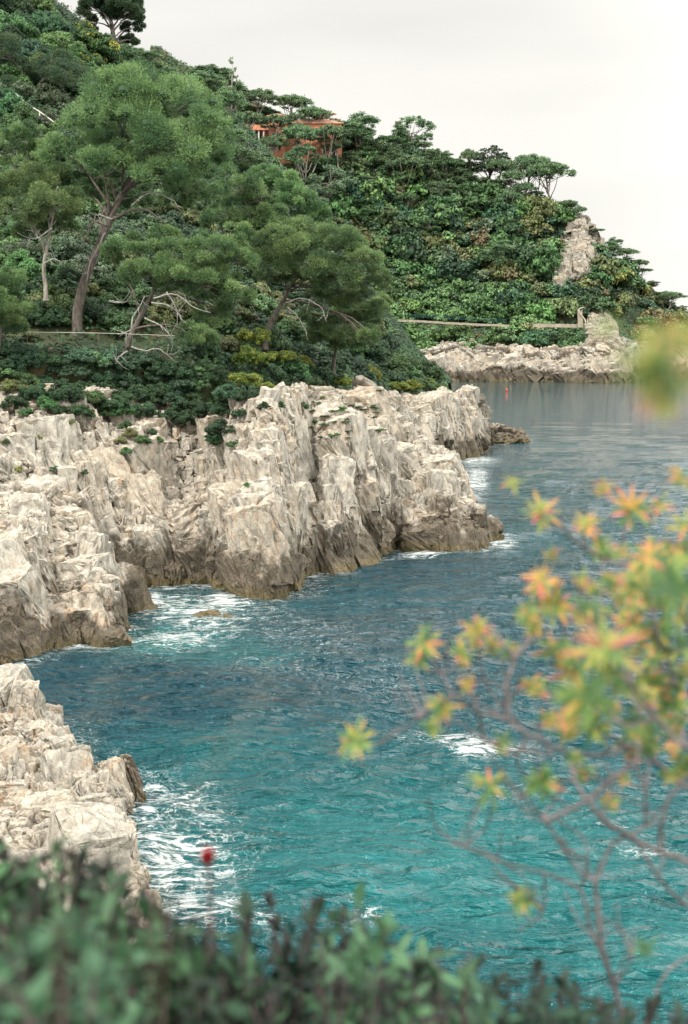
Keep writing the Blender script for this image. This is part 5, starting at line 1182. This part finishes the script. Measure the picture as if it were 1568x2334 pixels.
for pts, a0, a1, dd in BR:
    D_ = SD+dd; k_ = S*D_/F; p = smooth_path(np.array([P(x, y, D_+rg_.uniform(-.04, .04)) for x, y in pts])-sroot_p, 4*len(pts), .001, rg_)
    add_tubes(sb, p, np.linspace(a0*k_*.82, a1*k_*.82, len(p)), 7)
for _ in range(150):                                # finer twigs
    pts, a0, a1, dd = BR[rg_.integers(0, 34)]; q = pts[rg_.integers(0, len(pts))]; D_ = SD+dd
    e = (q[0]+rg_.uniform(-110, 70), q[1]-rg_.uniform(20, 130)); mid_ = ((q[0]+e[0])/2+rg_.uniform(-20, 20), (q[1]+e[1])/2+rg_.uniform(-10, 25))
    if e[1] > 2330 or e[1] < 1250: continue
    p = smooth_path(np.array([P(*q, D_), P(*mid_, D_+.05), P(*e, D_+rg_.uniform(-.1, .15))])-sroot_p, 8); add_tubes(sb, p, np.linspace(3.2, 1.8, 8)*S*D_/F, 5)
obj('branches', sb.mesh('branches', SPW, True), spurge)
ROS = [ # x, y, radius px, tint, spread, depth
 (1165, 1102, 34, .72, .08, .1), (1232, 1172, 62, .78, .2, .1), (1338, 1195, 52, .62, .25, .1), (1438, 1162, 70, .55, .35, .1), (1375, 1110, 32, .8, .15, .1), (1500, 1150, 45, .6, .3, .1),
 (1232, 1325, 62, .88, .06, 0), (1270, 1380, 66, .42, .3, 0), (1340, 1385, 60, .30, .3, -.1), (1200, 1400, 42, .62, .2, 0), (1085, 1440, 52, .60, .2, .05), (965, 1468, 60, .58, .2, 0), (955, 1500, 45, .35, .2, 0), (1050, 1490, 44, .62, .2, 0), (1120, 1470, 40, .64, .2, .1),
 (1010, 1610, 54, .60, .2, 0), (985, 1660, 40, .45, .2, 0), (812, 1688, 66, .48, .15, 0), (800, 1645, 26, .66, .1, 0), (1065, 1560, 32, .9, .06, 0), (1120, 1790, 72, .32, .25, -.05), (1235, 1785, 62, .28, .25, 0), (1145, 1690, 40, .55, .2, .05),
 (1378, 1480, 118, .58, .30, -.75), (1330, 1590, 105, .42, .2, -.7), (1475, 1330, 78, .38, .25, 0), (1545, 1340, 120, .25, .15, -.8), (1500, 1440, 70, .35, .25, 0), (1440, 1420, 62, .42, .3, 0), (1550, 1280, 66, .6, .25, .05), (1480, 1270, 60, .7, .2, .05), (1560, 1200, 52, .6, .2, .05),
 (1400, 1540, 66, .35, .3, 0), (1480, 1560, 70, .32, .3, 0), (1550, 1480, 80, .35, .3, 0), (1260, 1480, 60, .45, .3, 0), (1300, 1530, 62, .35, .3, 0), (1210, 1560, 44, .62, .2, 0), (1350, 1660, 60, .35, .2, .05), (1450, 1640, 56, .3, .25, .05), (1290, 1640, 48, .5, .25, 0), (1540, 1600, 56, .35, .25, 0),
 (1390, 1830, 40, .55, .25, .05), (1330, 1760, 44, .4, .25, 0), (1190, 2050, 56, .42, .2, .1), (1550, 1090, 44, .62, .25, .05), (1495, 820, 88, .46, .16, -1.38), (1512, 905, 60, .74, .06, -1.38), (1385, 745, 34, .48, .05, -1.4), (1460, 860, 60, .42, .2, -1.38), (1540, 860, 70, .6, .25, -1.38), (1500, 770, 60, .55, .2, -1.4), (1560, 780, 50, .66, .1, -1.38), (1470, 1700, 44, .4, .2, .1), (1250, 1640, 40, .6, .2, 0), (1160, 1480, 40, .55, .25, 0), (1400, 1330, 46, .5, .3, .05), (1470, 2160, 44, .12, .04, -.1), (1220, 1430, 40, .65, .2, 0)]
for _ in range(115): ROS.append((rg_.triangular(1180, 1568, 1570), rg_.uniform(1230, 1780), rg_.uniform(24, 42), rg_.choice([.3, .4, .5, .6, .7]), .25, rg_.uniform(-.1, .25)))
ROS = [q for q in ROS if q[0] > 1150 or q[2] > 24][:]
ROS = [q for q in ROS if not (q[0] < 1300 and q[1] > 1600 and q[2] < 38)]
LVn, LFn = leaf_blade(1., .145, .15, .25, 6)
for i, (x, y, R0, tv, sprd, dd) in enumerate(ROS):
    D_ = SD+dd; k_ = S*D_/F; rb = Bag(); R0 *= .88 if dd > -1 else 1.15; own, org = (sprig, sprig_p) if dd < -1 else (spurge, sroot_p); c = P(x, y, D_)-org; ax = unit(np.array([rg_.uniform(-.5, .3), -.55, rg_.uniform(.2, .9)]))
    nl = int(20+R0*.05); side = unit(np.cross(ax, UP)); up2 = np.cross(side, ax)
    for j in range(nl):
        a = j*2.4; el_ = rg_.uniform(-.35, .75); d0 = unit((math.cos(a)*side+math.sin(a)*up2)*math.cos(el_)+ax*math.sin(el_)); l = R0*k_*rg_.uniform(.65, 1.1)
        tt = np.clip(tv*.76-.07+rg_.normal(0, sprd*.9)+(.22 if rg_.random() < .2 else 0)+np.repeat(np.linspace(-.06, .16, 6), 3), 0, 1)
        rb.add((LVn*[l, l*1.1, l])@frame(d0, ax)+c+ax*rg_.uniform(-.3, .3)*R0*k_*.4, LFn, tt)
    o = obj('leaf_whorl', rb.mesh('leaf_whorl', SPURGE, True), own)
# single poppy-red flower and grass stems, very close
fl = P(474, 2260, 1.5); root = thing('red_flower', fl, 'small blurred red flower on a dark stem in front of the foam', 'flower')
b_ = Bag(); add_tubes(b_, smooth_path(np.array([P(474, 2260, 1.5), P(480, 2080, 1.5), P(473, 1970, 1.5)])-fl, 8), .0022, 6); obj('stem', b_.mesh('stem', BUSHW, True), root)
b_ = Bag(); PV, PF = leaf_blade(.022, .012, .5, -.1, 5)
for j in range(6): b_.add(PV@frame(unit(np.array([math.cos(j*1.05)*.22, math.sin(j*1.05)*.22, 1])), np.array([math.cos(j*1.05), math.sin(j*1.05), 0.1]))+(P(473, 1975, 1.5)-fl), PF, 0)
obj('petals', b_.mesh('petals', plain_material('dark_red_petal', (.30, .012, .015), .5, .2, .01), True), root)
STRAW = plain_material('dry_grass', (.42, .38, .25), .8, .15, .05)
for i, (pts, lab) in enumerate((([(150, 1900), (190, 1740), (240, 1570), (290, 1500)], 'faint out-of-focus grass stem crossing the dark water near the left edge'), ([(380, 1960), (520, 1700), (620, 1560)], 'faint out-of-focus grass stem rising over the green water'))):
    g0 = P(*pts[0], .55); b_ = Bag(); pp = smooth_path(np.array([P(x, y, .55) for x, y in [(pts[0][0]-30, pts[0][1]+700)]+pts])-g0, 14); add_tubes(b_, pp, np.linspace(.0003, .0002, 14), 5)
    r_ = thing('grass_stem', g0, lab, 'grass stem'); obj('stalk', b_.mesh('stalk', STRAW, True), r_); b_ = Bag()
    for j in range(4): b_.add((LVn*.0025)@frame(unit(rg_.normal(size=3)+UP), UP)+pp[-1-j % 3]+rg_.normal(0, .0015, 3), LFn, 0)
    obj('seed_head', b_.mesh('seed_head', STRAW, True), r_)
